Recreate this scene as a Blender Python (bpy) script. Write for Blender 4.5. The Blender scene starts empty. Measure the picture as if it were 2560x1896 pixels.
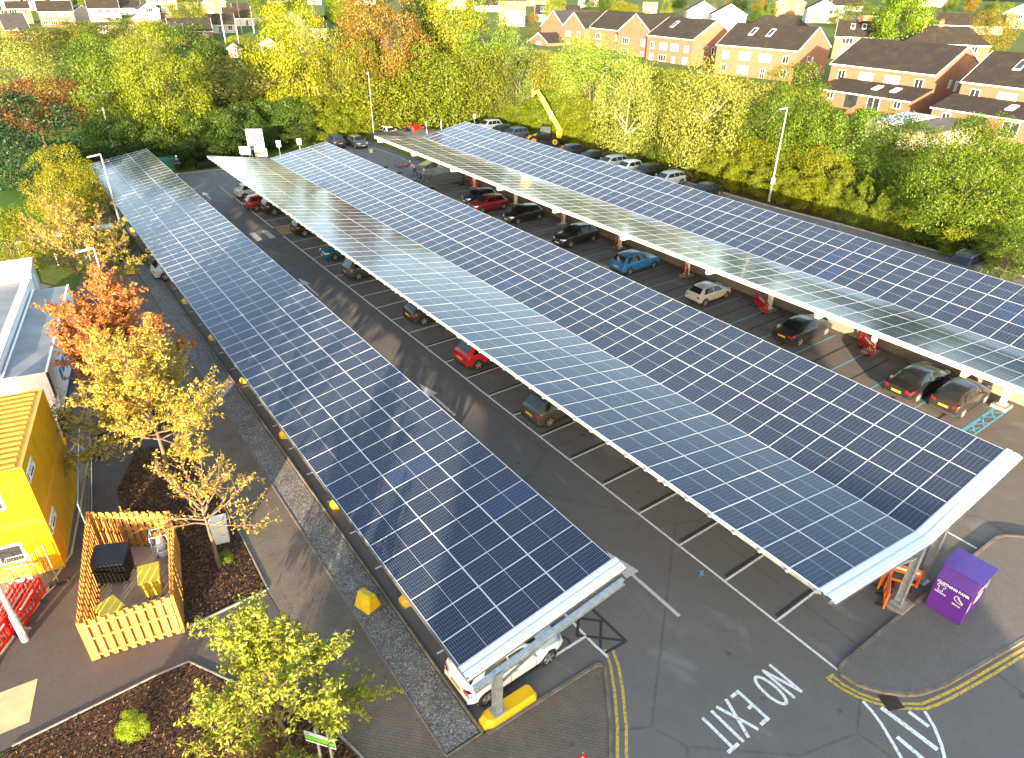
import bpy, bmesh, math, random
import numpy as np
from mathutils import Vector, Matrix
R=math.radians
S=bpy.context.scene; COL=S.collection
rnd=random.Random(7)
# ---------------------------------------------------------------- camera of the survey
FPX=1724.2334; CW,CH=2560,1896
CR=Vector((0.814316,-0.580338,0.009845)); CU=Vector((0.287686,0.418289,0.861551)); CF=Vector((0.504109,0.698743,-0.507575))
CAM=Vector((-18.295,-8.4446,20.6775))
def terr(x,y):
    h=-0.03
    if x>24.4: h+=0.98
    h+=1.25*min(1,max(0,(x-50)/50))+.006*max(0,x-100)
    h+=.008*max(0,y-110)
    return h
def G(px,py,z=0.0):
    d=CF+CR*((px-CW/2)/FPX)-CU*((py-CH/2)/FPX)
    t=(z-CAM.z)/d.z
    p=CAM+d*t
    return Vector((p.x,p.y,z))
def GT(px,py):
    z=0
    for _ in range(25):
        p=G(px,py,z); z=.5*z+.5*terr(p.x,p.y)
    p.z=terr(p.x,p.y)
    return p
def depth(p): return (Vector(p)-CAM).dot(CF)
def mpp(p): return depth(p)/FPX          # metres per source pixel there
# ---------------------------------------------------------------- mesh builder
class MB:
    def __init__(s): s.v=[];s.f=[];s.m=[];s.uv={}
    def face(s,pts,m=0,uv=None):
        i=len(s.v); s.v+= [tuple(p) for p in pts]; s.f.append(tuple(range(i,i+len(pts)))); s.m.append(m)
        if uv: s.uv[len(s.f)-1]=uv
        return s
    def hull8(s,P,m=0):
        i=len(s.v); s.v+=[tuple(p) for p in P]
        for q in ((3,2,1,0),(4,5,6,7),(0,1,5,4),(1,2,6,5),(2,3,7,6),(3,0,4,7)):
            s.f.append(tuple(i+k for k in q)); s.m.append(m)
        return s
    def box(s,x0,x1,y0,y1,z0,z1,m=0,M=None):
        P=[Vector(p) for p in ((x0,y0,z0),(x1,y0,z0),(x1,y1,z0),(x0,y1,z0),(x0,y0,z1),(x1,y0,z1),(x1,y1,z1),(x0,y1,z1))]
        if M is not None: P=[M@p for p in P]
        return s.hull8(P,m)
    def bar(s,p,q,w,h,m=0,up=(0,0,1)):
        p=Vector(p);q=Vector(q);d=(q-p).normalized();u=Vector(up)
        if abs(d.dot(u))>.98: u=Vector((1,0,0))
        a=d.cross(u).normalized()*(w/2); b=a.cross(d).normalized()*(h/2)
        return s.hull8([p-a-b,p+a-b,p+a+b,p-a+b,q-a-b,q+a-b,q+a+b,q-a+b][:8],m)
    def tube(s,p,q,r0,r1=None,n=8,m=0,cap=True):
        r1=r0 if r1 is None else r1
        p=Vector(p);q=Vector(q);d=(q-p).normalized();u=Vector((0,0,1)) if abs(d.z)<.95 else Vector((1,0,0))
        a=d.cross(u).normalized(); b=d.cross(a)
        i=len(s.v)
        for c,r in ((p,r0),(q,r1)):
            for k in range(n):
                t=2*math.pi*k/n; s.v.append(tuple(c+(a*math.cos(t)+b*math.sin(t))*r))
        for k in range(n):
            s.f.append((i+k,i+(k+1)%n,i+n+(k+1)%n,i+n+k)); s.m.append(m)
        if cap:
            s.f.append(tuple(i+n-1-k for k in range(n))); s.m.append(m)
            s.f.append(tuple(i+n+k for k in range(n))); s.m.append(m)
        return s
    def path(s,pts,r,n=6,m=0):
        for a,b in zip(pts[:-1],pts[1:]): s.tube(a,b,r,r,n,m)
        return s
    def prism(s,pts,z0,z1,m=0,mt=None,bottom=True):
        # pts counter-clockwise 2d
        n=len(pts); i=len(s.v)
        for z in (z0,z1):
            for p in pts: s.v.append((p[0],p[1],z))
        for k in range(n):
            s.f.append((i+k,i+(k+1)%n,i+n+(k+1)%n,i+n+k)); s.m.append(m)
        s.f.append(tuple(i+n+k for k in range(n))); s.m.append(m if mt is None else mt)
        if bottom: s.f.append(tuple(i+n-1-k for k in range(n))); s.m.append(m)
        return s
    def xf(s,M):
        s.v=[tuple(M@Vector(p)) for p in s.v]; return s
    def build(s,name,mats,parent=None,smooth=False,bevel=0,loc=None,rot=None,auto=False):
        me=bpy.data.meshes.new(name); me.from_pydata(s.v,[],s.f)
        if not isinstance(mats,(list,tuple)): mats=[mats]
        for mt in mats: me.materials.append(mt)
        me.polygons.foreach_set('material_index',s.m)
        if s.uv:
            ul=me.uv_layers.new(name='UVMap')
            for fi,uv in s.uv.items():
                p=me.polygons[fi]
                for li,u in zip(p.loop_indices,uv): ul.data[li].uv=u
        if smooth: me.polygons.foreach_set('use_smooth',[True]*len(s.f))
        me.update()
        o=bpy.data.objects.new(name,me); COL.objects.link(o)
        if parent: o.parent=parent
        if loc is not None: o.location=loc
        if rot is not None: o.rotation_euler=rot
        if bevel:
            b=o.modifiers.new('bevel','BEVEL'); b.width=bevel; b.segments=2; b.limit_method='ANGLE'; b.angle_limit=R(40)
        return o
def tag(o,label,cat,group=None):
    o['label']=label; o['category']=cat
    if group: o['group']=group
    return o
def thing(name,label,cat,loc=(0,0,0),rz=0,group=None):
    o=bpy.data.objects.new(name,None); COL.objects.link(o); o.location=loc; o.rotation_euler=(0,0,rz)
    o.empty_display_size=.3
    return tag(o,label,cat,group)
def struct(o,kind='structure'): o['kind']=kind; return o
def kids(o): return [c for c in bpy.data.objects if c.parent==o]
_kc={}
def dup(root,loc,rz,label,group=None,color=None):
    # copy of a thing, its parts and their sub-parts
    if root.name not in _kc: _kc[root.name]=[(c,kids(c)) for c in kids(root)]
    r=root.copy(); COL.objects.link(r); r.location=loc; r.rotation_euler=(0,0,rz); r['label']=label
    if group: r['group']=group
    for c,gs in _kc[root.name]:
        d=c.copy(); COL.objects.link(d); d.parent=r
        if color and c.get('paint'): d.color=color
        for g in gs:
            e=g.copy(); COL.objects.link(e); e.parent=d
            if color and g.get('paint'): e.color=color
    return r
# ---------------------------------------------------------------- materials
MATS={}
class NT:
    def __init__(s,name):
        s.mat=bpy.data.materials.new(name); s.mat.use_nodes=True; s.t=s.mat.node_tree; s.t.nodes.clear()
        s.out=s.n('ShaderNodeOutputMaterial')
    def n(s,typ,**kw):
        x=s.t.nodes.new(typ)
        for k,v in kw.items():
            if k[0]=='_': setattr(x,k[1:],v)
            else:
                k=k.replace('__',' '); x.inputs[int(k[1:]) if k[0]=='i' and k[1:].isdigit() else k].default_value=v
        return x
    def l(s,a,b): s.t.links.new(a,b); return s
    def obj(s):
        c=s.n('ShaderNodeTexCoord'); return c.outputs['Object']
    def geo(s): return s.n('ShaderNodeNewGeometry').outputs['Position']
    def noise(s,vec,scale,detail=4,rough=.55,dist=0):
        x=s.n('ShaderNodeTexNoise',Scale=scale,Detail=detail,Roughness=rough,Distortion=dist); s.l(vec,x.inputs['Vector']); return x.outputs['Fac']
    def vor(s,vec,scale,out='Color',feat='F1',rand=1):
        x=s.n('ShaderNodeTexVoronoi',Scale=scale,Randomness=rand,_feature=feat); s.l(vec,x.inputs['Vector']); return x.outputs[out]
    def ramp(s,fac,stops,interp='LINEAR'):
        x=s.n('ShaderNodeValToRGB'); x.color_ramp.interpolation=interp
        e=x.color_ramp.elements
        while len(e)<len(stops): e.new(.5)
        for q,(p,c) in zip(e,stops):
            q.position=p; q.color=(*c,1) if len(c)==3 else c
        s.l(fac,x.inputs[0]); return x.outputs[0]
    def mix(s,fac,a,b,blend='MIX'):
        x=s.n('ShaderNodeMix',_data_type='RGBA',_blend_type=blend)
        for v,k in ((fac,0),(a,6),(b,7)):
            if hasattr(v,'links'): s.l(v,x.inputs[k])
            elif k==0: x.inputs[0].default_value=v
            else: x.inputs[k].default_value=(*v,1) if len(v)==3 else v
        return x.outputs[2]
    def math(s,op,a,b=None,c=None,clamp=False):
        x=s.n('ShaderNodeMath',_operation=op,_use_clamp=clamp)
        for k,v in enumerate((a,b,c)):
            if v is None: continue
            if hasattr(v,'links'): s.l(v,x.inputs[k])
            else: x.inputs[k].default_value=v
        return x.outputs[0]
    def scale(s,vec,sc):
        x=s.n('ShaderNodeMapping'); x.inputs['Scale'].default_value=sc; s.l(vec,x.inputs['Vector']); return x.outputs[0]
    def bsdf(s,color,rough=.6,metal=0,spec=.5,bump=None,bs=.3,bd=.02,coat=0,emit=None):
        b=s.n('ShaderNodeBsdfPrincipled')
        for v,k in ((color,'Base Color'),(rough,'Roughness'),(metal,'Metallic'),(spec,'Specular IOR Level'),(coat,'Coat Weight')):
            if hasattr(v,'links'): s.l(v,b.inputs[k])
            else: b.inputs[k].default_value=(*v,1) if k=='Base Color' and len(v)==3 else v
        if coat: b.inputs['Coat Roughness'].default_value=.05
        if bump is not None:
            u=s.n('ShaderNodeBump',Strength=bs,Distance=bd); s.l(bump,u.inputs['Height']); s.l(u.outputs[0],b.inputs['Normal'])
        s.l(b.outputs[0],s.out.inputs[0]); return b
def plain(name,col,rough=.55,metal=0,var=.12,sc=3,spec=.5,coat=0,bump=0):
    if name in MATS: return MATS[name]
    t=NT(name); o=t.obj(); n=t.noise(o,sc,5)
    lo=tuple(max(0,c*(1-var)) for c in col); hi=tuple(min(1,c*(1+var)) for c in col)
    c=t.ramp(n,[(.3,lo),(.7,hi)])
    t.bsdf(c,rough,metal,spec,bump=n if bump else None,bs=bump,coat=coat)
    MATS[name]=t.mat; return t.mat
def objpaint(name,rough=.3,coat=.6,metal=.0,dirt=.1):
    # car paint, colour from the object's own colour
    t=NT(name); oi=t.n('ShaderNodeObjectInfo'); o=t.obj(); n=t.noise(o,2.5,5)
    c=t.mix(t.math('MULTIPLY',n,dirt),oi.outputs['Color'],(.18,.16,.13))
    t.bsdf(c,rough,metal,.5,coat=coat); MATS[name]=t.mat; return t.mat
PAINT=objpaint('car_paint',.3,.35,0,.03)
GLASS=plain('car_glass',(.012,.015,.018),.05,0,.2,2,spec=.5)
RUBBER=plain('tyre_rubber',(.018,.018,.018),.8)
ALLOY=plain('alloy',(.42,.42,.43),.35,.6)
DARKPL=plain('dark_plastic',(.025,.025,.027),.6)
BLACK=plain('black_gloss',(.012,.012,.012),.3)
LAMPW=plain('lamp_clear',(.75,.77,.8),.08,.3)
LAMPR=plain('lamp_red',(.45,.008,.012),.15,0,.1,3,coat=.5)
PLY=plain('plate_yellow',(.85,.55,.03),.4)
PLW=plain('plate_white',(.8,.8,.78),.4)
GALV=plain('galvanised_steel',(.42,.45,.46),.42,.55,.22,6)
GALVD=plain('galvanised_steel_dull',(.34,.36,.36),.55,.3,.25,4)
WHITEM=plain('white_metal',(.60,.62,.62),.35,0,.05,4)
CREAMM=plain('cream_and_sunlit_metal',(.82,.78,.66),.4,0,.05,4)  # cream metal; on the right canopy its cream is sunlight put into the colour
YEL=plain('yellow_paint',(.86,.47,.010),.42,0,.10,2)
YELC=plain('container_yellow',(.62,.31,.004),.38,0,.12,1.2)
RED=plain('red_plastic',(.52,.012,.010),.4,0,.15,3)
ORANGE=plain('orange_plastic',(.85,.16,.02),.4,0,.12,3)
EDGE=plain('weathered_edging',(.17,.14,.105),.9,0,.35,3)
CONC=plain('concrete',(.25,.225,.19),.85,0,.25,3,bump=.2)
WHITEP=plain('white_paint',(.8,.8,.78),.5,0,.06,2)
GREY=plain('grey_paint',(.35,.36,.37),.5,0,.1,3)
BLUEP=plain('blue_panel',(.05,.35,.65),.4)
GREENP=plain('green_panel',(.06,.26,.06),.4)
PURP=plain('purple_paint',(.105,.025,.25),.38,0,.10,1.5)
TEXTW=plain('white_lettering',(.85,.83,.85),.5)
SKIN=plain('skin',(.55,.33,.24),.6)
HIVIS=plain('hi_vis',(.62,.75,.05),.6)
NAVY=plain('navy_cloth',(.02,.025,.045),.8)
# ---------------------------------------------------------------- ground materials
def m_asphalt(name,base=(.062,.056,.052),var=.5,stain=1):
    t=NT(name); p=t.geo()
    big=t.noise(p,.18,5,.6); mid=t.noise(p,1.3,5,.6); fine=t.noise(p,28,3,.7)
    b=Vector(base)
    c=t.ramp(big,[(.3,tuple(b*.82)),(.5,tuple(b)),(.7,tuple(b*1.22))])
    c=t.mix(.55,c,t.ramp(mid,[(.3,tuple(b*.75)),(.75,tuple(b*1.3))]))
    c=t.mix(.5,c,t.ramp(fine,[(.3,tuple(b*.55)),(.7,tuple(b*1.6))]))
    if stain:
        st=t.noise(t.scale(p,(1,.5,1)),.55,3,.5,.6)
        c=t.mix(t.math('MULTIPLY',t.ramp(st,[(.6,(0,0,0)),(.68,(1,1,1))]),.5),c,tuple(b*1.7))
        sp=t.vor(p,.7,'Distance')
        c=t.mix(t.math('MULTIPLY',t.ramp(sp,[(.03,(1,1,1)),(.10,(0,0,0))]),.55),c,tuple(b*.35))
        cr=t.vor(t.scale(p,(1,1,1)),.13,'Distance','DISTANCE_TO_EDGE')
        wv=t.noise(p,3,4); cr2=t.math('ADD',cr,t.math('MULTIPLY',t.math('SUBTRACT',wv,.5),.02))
        c=t.mix(t.math('MULTIPLY',t.ramp(cr2,[(.0,(1,1,1)),(.006,(0,0,0))]),.5),c,tuple(b*.5))
    t.bsdf(c,.85,0,.3,bump=fine,bs=.35,bd=.01); return t.mat
ASPH=m_asphalt('asphalt',(.142,.127,.115)); ASPHD=m_asphalt('asphalt_dark',(.080,.069,.062),.4,0); ASPHL=m_asphalt('asphalt_pavement',(.14,.125,.112),.4,0)
def m_marking(name,col,wear=.35):
    t=NT(name); p=t.geo(); n=t.noise(p,9,6,.7); n2=t.noise(p,40,3)
    f=t.math('ADD',n,t.math('MULTIPLY',n2,.35))
    a=t.ramp(f,[(.62+(.35-wear)*.4,(0,0,0)),(.84+(.35-wear)*.4,(1,1,1))])
    c=t.mix(t.math('MULTIPLY',a,.85),col,(.07,.065,.06))
    t.bsdf(c,.7,0,.3); return t.mat
MWHITE=m_marking('marking_white',(.80,.78,.73),.2); MYEL=m_marking('marking_yellow',(.62,.42,.07),.3); MBLUE=m_marking('marking_blue',(.12,.38,.55),.15)
MOLD=m_marking('marking_blackout',(.04,.037,.033),.32); MWORN=m_marking('marking_worn_white',(.55,.53,.5),.12); MYELD=m_marking('marking_worn_yellow',(.5,.36,.12),.12)
def m_brickpave():
    t=NT('block_paving'); p=t.geo()
    mp=t.n('ShaderNodeMapping'); mp.inputs['Rotation'].default_value=(0,0,R(45)); t.l(p,mp.inputs['Vector'])
    br=t.n('ShaderNodeTexBrick',Scale=1.0); br.inputs['Brick Width'].default_value=.2; br.inputs['Row Height'].default_value=.1; br.inputs['Mortar Size'].default_value=.009
    br.inputs['Color1'].default_value=(.21,.155,.112,1); br.inputs['Color2'].default_value=(.155,.12,.09,1); br.inputs['Mortar'].default_value=(.05,.044,.036,1)
    t.l(mp.outputs[0],br.inputs['Vector'])
    n=t.noise(p,.8,5); c=t.mix(.55,br.outputs['Color'],t.ramp(n,[(.3,(.095,.08,.066)),(.7,(.19,.152,.118))]))
    c=t.mix(t.ramp(t.noise(p,2.3,5,.65),[(.58,(0,0,0)),(.7,(.55,.55,.55))]),c,(.07,.055,.045))
    t.bsdf(c,.85,0,.3,bump=br.outputs['Fac'],bs=-.3,bd=.01); return t.mat
PAVE=m_brickpave()
def m_gravel():
    t=NT('gravel'); p=t.geo(); v=t.vor(p,26,'Color'); d=t.vor(p,26,'Distance')
    sep=t.n('ShaderNodeSeparateColor'); t.l(v,sep.inputs[0])
    c=t.ramp(sep.outputs[0],[(.05,(.05,.05,.052)),(.4,(.14,.135,.13)),(.75,(.24,.23,.215)),(.97,(.5,.48,.45))])
    c=t.mix(.35,c,t.ramp(t.noise(p,1.1,4),[(.3,(.08,.07,.06)),(.7,(.26,.24,.21))]))
    t.bsdf(c,.9,0,.3,bump=d,bs=.8,bd=.03); return t.mat
GRAVEL=m_gravel()
def m_mulch():
    t=NT('bark_mulch'); p=t.geo(); v=t.vor(t.scale(p,(1,2.4,1)),17,'Color'); d=t.vor(t.scale(p,(1,2.4,1)),17,'Distance')
    sep=t.n('ShaderNodeSeparateColor'); t.l(v,sep.inputs[0])
    c=t.ramp(sep.outputs[0],[(.1,(.012,.007,.005)),(.5,(.05,.024,.013)),(.8,(.11,.055,.028)),(1,(.22,.12,.06))])
    t.bsdf(c,.9,0,.2,bump=d,bs=1,bd=.05); return t.mat
MULCH=m_mulch()
def m_chip():
    t=NT('bark_chip'); g=t.n('ShaderNodeNewGeometry').outputs['Random Per Island']
    t.bsdf(t.ramp(g,[(0,(.02,.011,.007)),(.5,(.075,.036,.019)),(.85,(.15,.075,.036)),(1,(.30,.17,.085))]),.85,0,.3); return t.mat
CHIP=m_chip()
def m_grass(name='grass',a=(.035,.10,.010),b=(.07,.17,.018)):
    t=NT(name); p=t.geo(); n=t.noise(p,.25,6,.6); f=t.noise(p,9,4,.7)
    c=t.mix(.5,t.ramp(n,[(.3,a),(.7,b)]),t.ramp(f,[(.3,tuple(x*.6 for x in a)),(.7,tuple(x*1.3 for x in b))]))
    t.bsdf(c,.9,0,.2,bump=f,bs=.6,bd=.05); return t.mat
GRASS=m_grass(); 
def m_earth():
    t=NT('ground_mixed'); p=t.geo(); n=t.noise(p,.035,6,.6); f=t.noise(p,1.2,5,.65)
    c=t.mix(.5,t.ramp(n,[(.35,(.07,.11,.018)),(.55,(.11,.15,.026)),(.7,(.16,.15,.05))]),t.ramp(f,[(.3,(.05,.08,.016)),(.7,(.14,.15,.04))]))
    t.bsdf(c,.95,0,.1,bump=f,bs=.5,bd=.1); return t.mat
EARTH=m_earth()
def m_wood(name,a,b,sc=1):
    t=NT(name); o=t.obj(); w=t.noise(t.scale(o,(14*sc,14*sc,1.2*sc)),1.2,6,.65,.4)
    g=t.n('ShaderNodeNewGeometry').outputs['Random Per Island']
    c=t.ramp(w,[(.3,a),(.7,b)])
    c=t.mix(.45,c,t.ramp(g,[(0,tuple(x*.65 for x in a)),(1,tuple(min(1,x*1.25) for x in b))]))
    t.bsdf(c,.7,0,.3,bump=w,bs=.25,bd=.01); return t.mat
WOOD=m_wood('timber_orange',(.40,.165,.035),(.60,.28,.07)); BARK=m_wood('bark',(.06,.042,.03),(.13,.095,.07),.5); BIRCHB=m_wood('birch_bark',(.20,.18,.15),(.36,.33,.28),.5)
CHERRYB=m_wood('cherry_bark',(.10,.06,.04),(.22,.15,.10),.6)
# solar panel: 6 x 24 half cut cells behind glass, silver frame (uv 0..1 over the glass)
def m_solar():
    t=NT('solar_glass'); uvn=t.n('ShaderNodeTexCoord').outputs['UV']
    sp=t.n('ShaderNodeSeparateXYZ'); t.l(uvn,sp.inputs[0]); u,v=sp.outputs[0],sp.outputs[1]
    def line(c,n,w):
        f=t.math('FRACT',t.math('MULTIPLY',c,n)); d=t.math('ABSOLUTE',t.math('SUBTRACT',f,.5))
        return t.math('GREATER_THAN',d,.5-w)
    lu=line(u,24,.030); lv=line(v,6,.017)
    mid=t.math('LESS_THAN',t.math('ABSOLUTE',t.math('SUBTRACT',u,.5)),.0052)
    edge=t.math('GREATER_THAN',t.math('MAXIMUM',t.math('ABSOLUTE',t.math('SUBTRACT',u,.5)),t.math('ABSOLUTE',t.math('SUBTRACT',v,.5))),.494)
    bus=line(v,60,.06)
    g=t.n('ShaderNodeNewGeometry').outputs['Random Per Island']; oi=t.n('ShaderNodeObjectInfo').outputs['Random']
    r=t.math('FRACT',t.math('ADD',g,oi))
    odd=t.math('GREATER_THAN',r,.982)
    cell=t.mix(r,(.009,.017,.040),(.012,.022,.050)); cell=t.mix(odd,cell,(.010,.028,.075))
    cell=t.mix(t.math('MULTIPLY',bus,.3),cell,(.04,.045,.06))
    w=t.math('MAXIMUM',t.math('MULTIPLY',t.math('MAXIMUM',lu,lv),.62),t.math('MAXIMUM',mid,edge),clamp=True)
    c=t.mix(w,cell,(.34,.37,.41))
    p=t.geo(); dust=t.math('MULTIPLY',t.noise(p,.12,3,.5),.05)
    c=t.mix(dust,c,(.27,.26,.33))
    b=t.bsdf(c,.10,0,.16); return t.mat
SOLAR=m_solar()
FRAME=plain('panel_frame',(.55,.57,.61),.4,.15,.05,3)
def m_brick(name,a,b,mortar):
    t=NT(name); o=t.obj()
    vm=t.n('ShaderNodeVectorMath',_operation='DOT_PRODUCT'); 
    sx=t.n('ShaderNodeSeparateXYZ'); t.l(o,sx.inputs[0])
    cb=t.n('ShaderNodeCombineXYZ'); t.l(t.math('ADD',sx.outputs[0],sx.outputs[1]),cb.inputs[0]); t.l(sx.outputs[2],cb.inputs[1])
    br=t.n('ShaderNodeTexBrick',Scale=1.0); br.inputs['Brick Width'].default_value=.225; br.inputs['Row Height'].default_value=.075; br.inputs['Mortar Size'].default_value=.008
    br.inputs['Color1'].default_value=(*a,1); br.inputs['Color2'].default_value=(*b,1); br.inputs['Mortar'].default_value=(*mortar,1)
    t.l(cb.outputs[0],br.inputs['Vector'])
    n=t.noise(o,.7,4); c=t.mix(.3,br.outputs['Color'],t.ramp(n,[(.3,tuple(x*.8 for x in a)),(.7,tuple(x*1.15 for x in b))]))
    t.bsdf(c,.9,0,.2); return t.mat
BRICK=m_brick('red_brick',(.25,.085,.048),(.31,.12,.068),(.27,.21,.16)); BRICKO=m_brick('orange_brick',(.27,.115,.06),(.33,.155,.08),(.29,.22,.16)); STONE=m_brick('grey_block',(.20,.17,.14),(.27,.23,.18),(.12,.10,.085))
RENDER=plain('white_render',(.50,.48,.46),.85,0,.07,1); CREAM=plain('cream_render',(.43,.34,.26),.85,0,.08,1)
def m_roof(name,a,b,moss=.0):
    t=NT(name); o=t.obj(); sx=t.n('ShaderNodeSeparateXYZ'); t.l(o,sx.inputs[0])
    z=t.math('FRACT',t.math('MULTIPLY',sx.outputs[2],4.2)); row=t.ramp(z,[(0,(.45,.45,.45)),(.18,(1,1,1)),(1,(.85,.85,.85))])
    xs=t.math('FRACT',t.math('MULTIPLY',sx.outputs[0],3.3)); colm=t.ramp(xs,[(0,(.75,.75,.75)),(.2,(1,1,1)),(.9,(.95,.95,.95))])
    n=t.noise(o,.9,5,.6); n2=t.noise(o,7,3)
    c=t.ramp(n,[(.3,a),(.7,b)]); c=t.mix(.4,c,t.ramp(n2,[(.3,tuple(x*.7 for x in a)),(.7,tuple(x*1.3 for x in b))]))
    if moss: c=t.mix(t.math('MULTIPLY',t.ramp(t.noise(o,.6,6,.7),[(.5,(0,0,0)),(.66,(1,1,1))]),moss),c,(.11,.11,.03))
    c=t.mix(1,c,row,'MULTIPLY'); c=t.mix(1,c,colm,'MULTIPLY')
    t.bsdf(c,.85,0,.25); return t.mat
ROOFB=m_roof('brown_tiles',(.026,.021,.017),(.040,.031,.025),.22); ROOFD=m_roof('dark_tiles',(.035,.036,.042),(.06,.06,.065),.1); ROOFR=m_roof('red_tiles',(.13,.06,.04),(.18,.085,.06),.2); ROOFP=m_roof('pink_tiles',(.24,.15,.115),(.32,.2,.15),.0)
FELT=plain('flat_roof_felt',(.17,.18,.19),.6,0,.3,.6); WPALE=plain('pale_window_glass',(.42,.42,.41),.12,0,.2,.5,spec=.7); WTIM=m_wood('garden_timber',(.16,.09,.05),(.24,.14,.08)); WGLASS=plain('window_glass',(.03,.035,.04),.05,0,.3,1,spec=.8); TRIM=plain('white_trim',(.8,.79,.76),.5,0,.04)  # pale panes: curtains and bright sky reflection both put into the colour
# foliage: tint from the object's colour, leaf by leaf variation, some light passing through
def m_leaf(name,hue=.25,trans=.32):
    t=NT(name); oi=t.n('ShaderNodeObjectInfo').outputs['Color']; g=t.n('ShaderNodeNewGeometry').outputs['Random Per Island']
    o=t.obj(); cl=t.noise(o,2.2,3)
    hs=t.n('ShaderNodeHueSaturation'); t.l(oi,hs.inputs['Color'])
    t.l(t.math('ADD',.5,t.math('MULTIPLY',t.math('SUBTRACT',t.math('ADD',t.math('MULTIPLY',g,.6),t.math('MULTIPLY',cl,.8)),.7),hue*.22)),hs.inputs['Hue'])
    t.l(t.math('ADD',.80,t.math('MULTIPLY',g,.40)),hs.inputs['Value'])
    c=t.mix(t.math('GREATER_THAN',g,.98),hs.outputs[0],(.20,.15,.04))
    d=t.n('ShaderNodeBsdfDiffuse'); tr=t.n('ShaderNodeBsdfTranslucent'); t.l(c,d.inputs[0]); t.l(c,tr.inputs[0])
    m=t.n('ShaderNodeMixShader'); m.inputs[0].default_value=trans; t.l(d.outputs[0],m.inputs[1]); t.l(tr.outputs[0],m.inputs[2])
    gl=t.n('ShaderNodeBsdfGlossy',Roughness=.45); m2=t.n('ShaderNodeMixShader'); m2.inputs[0].default_value=.02
    t.l(m.outputs[0],m2.inputs[1]); t.l(gl.outputs[0],m2.inputs[2]); t.l(m2.outputs[0],t.out.inputs[0]); return t.mat
LEAF=m_leaf('foliage')
# ---------------------------------------------------------------- the ground
xs=[-900,-500,-300,-200,-150,-120,-100,-80,-60,-45,-34,-26,-20,-10,0,10,18,24.3,24.5,30,38,46,50,60,70,80,90,100,120,150,180,220,280,350,450,600,900,1400]
ys=[-600,-300,-150,-80,-50,-30,-15,0,20,40,60,80,90,100,110,120,140,170,210,260,320,400,500,650,900,1400]
m=MB(); W=len(xs)
for y in ys:
    for x in xs: m.v.append((x,y,terr(x,y)))
for j in range(len(ys)-1):
    for i in range(W-1):
        a=j*W+i; m.f.append((a,a+1,a+1+W,a+W)); m.m.append(0)
struct(m.build('ground',EARTH))
m=MB(); na,nr=90,10
for i in range(na+1):
    a=R(-60+210*i/na)
    for j in range(nr+1):
        d=640+1100*j/nr; k=min(1,j/7)
        hgt=terr(450,450)+(150+45*math.sin(a*3.1+1)+25*math.sin(a*7.3)+12*math.sin(a*17+j))*k*k*(3-2*k)-(40*(j-8) if j>8 else 0)
        m.v.append((-18+math.cos(a)*d,-8+math.sin(a)*d,hgt-4 if j==0 else hgt))
for i in range(na):
    for j in range(nr):
        q=i*(nr+1)+j; m.f.append((q,q+1,q+nr+2,q+nr+1)); m.m.append(0)
HILL=NT('wooded_hill'); _p=HILL.geo(); HILL.bsdf(HILL.ramp(HILL.noise(_p,.012,8,.65),[(.35,(.010,.018,.010)),(.5,(.018,.028,.014)),(.66,(.035,.045,.02))]),.95,0,.1)
struct(m.build('unseen_hills',HILL.mat,smooth=True))  # unseen hills, added dark so the panels mirror less bright sky
def sheet(name,pts,z,mat,kind='structure'):
    m=MB(); a=sum(pts[i][0]*pts[(i+1)%len(pts)][1]-pts[(i+1)%len(pts)][0]*pts[i][1] for i in range(len(pts)))
    if a<0: pts=pts[::-1]
    from mathutils.geometry import tessellate_polygon
    tri=tessellate_polygon([[Vector((p[0],p[1],0)) for p in pts]]); V=[(p[0],p[1],z) for p in pts]; F=[]
    for t in tri:
        q=[Vector(V[i]) for i in t]; F.append(t if (q[1]-q[0]).cross(q[2]-q[0]).z>0 else (t[0],t[2],t[1]))
    me=bpy.data.meshes.new(name); me.from_pydata(V,[],F); me.update(); me.materials.append(mat)
    o=bpy.data.objects.new(name,me); COL.objects.link(o); return struct(o,kind)
def slab(name,pts,z0,z1,mat,bev=0,side=None):
    a=sum(pts[i][0]*pts[(i+1)%len(pts)][1]-pts[(i+1)%len(pts)][0]*pts[i][1] for i in range(len(pts)))
    if a<0: pts=pts[::-1]
    m=MB(); m.prism(pts,z0,z1,0); return struct(m.build(name,[mat],bevel=bev))
sheet('car_park_asphalt',[(-60,-60),(24.35,-60),(24.35,79.6),(24.3,86),(12,82),(6.9,81.2),(3.1,79.7),(-2.4,80.4),(-11.2,82),(-11.2,2.5),(-40,2.5)],0.0,ASPH)
sheet('upper_car_park_asphalt',[(24.45,-30),(42.3,-30),(42.5,24),(41.9,37),(41.9,66),(41,80),(36,84),(24.45,86)],.985,ASPH)
# soil strip under the hedge and beyond
sheet('hedge_soil',[(42.3,-30),(60,-30),(60,84),(41.0,86),(41.9,66),(42.5,24)],.978,MULCH)
sheet('lawn',[(-40,52),(-19,52),(-19,58.5),(-15.5,58.5),(-14.2,62),(-14,84),(-9,87),(-4,120),(-60,125),(-75,90),(-60,60)],.012,GRASS)
sheet('rear_lawn',[(30,118),(52,108),(70,126),(44,150)],.25,GRASS)
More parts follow.
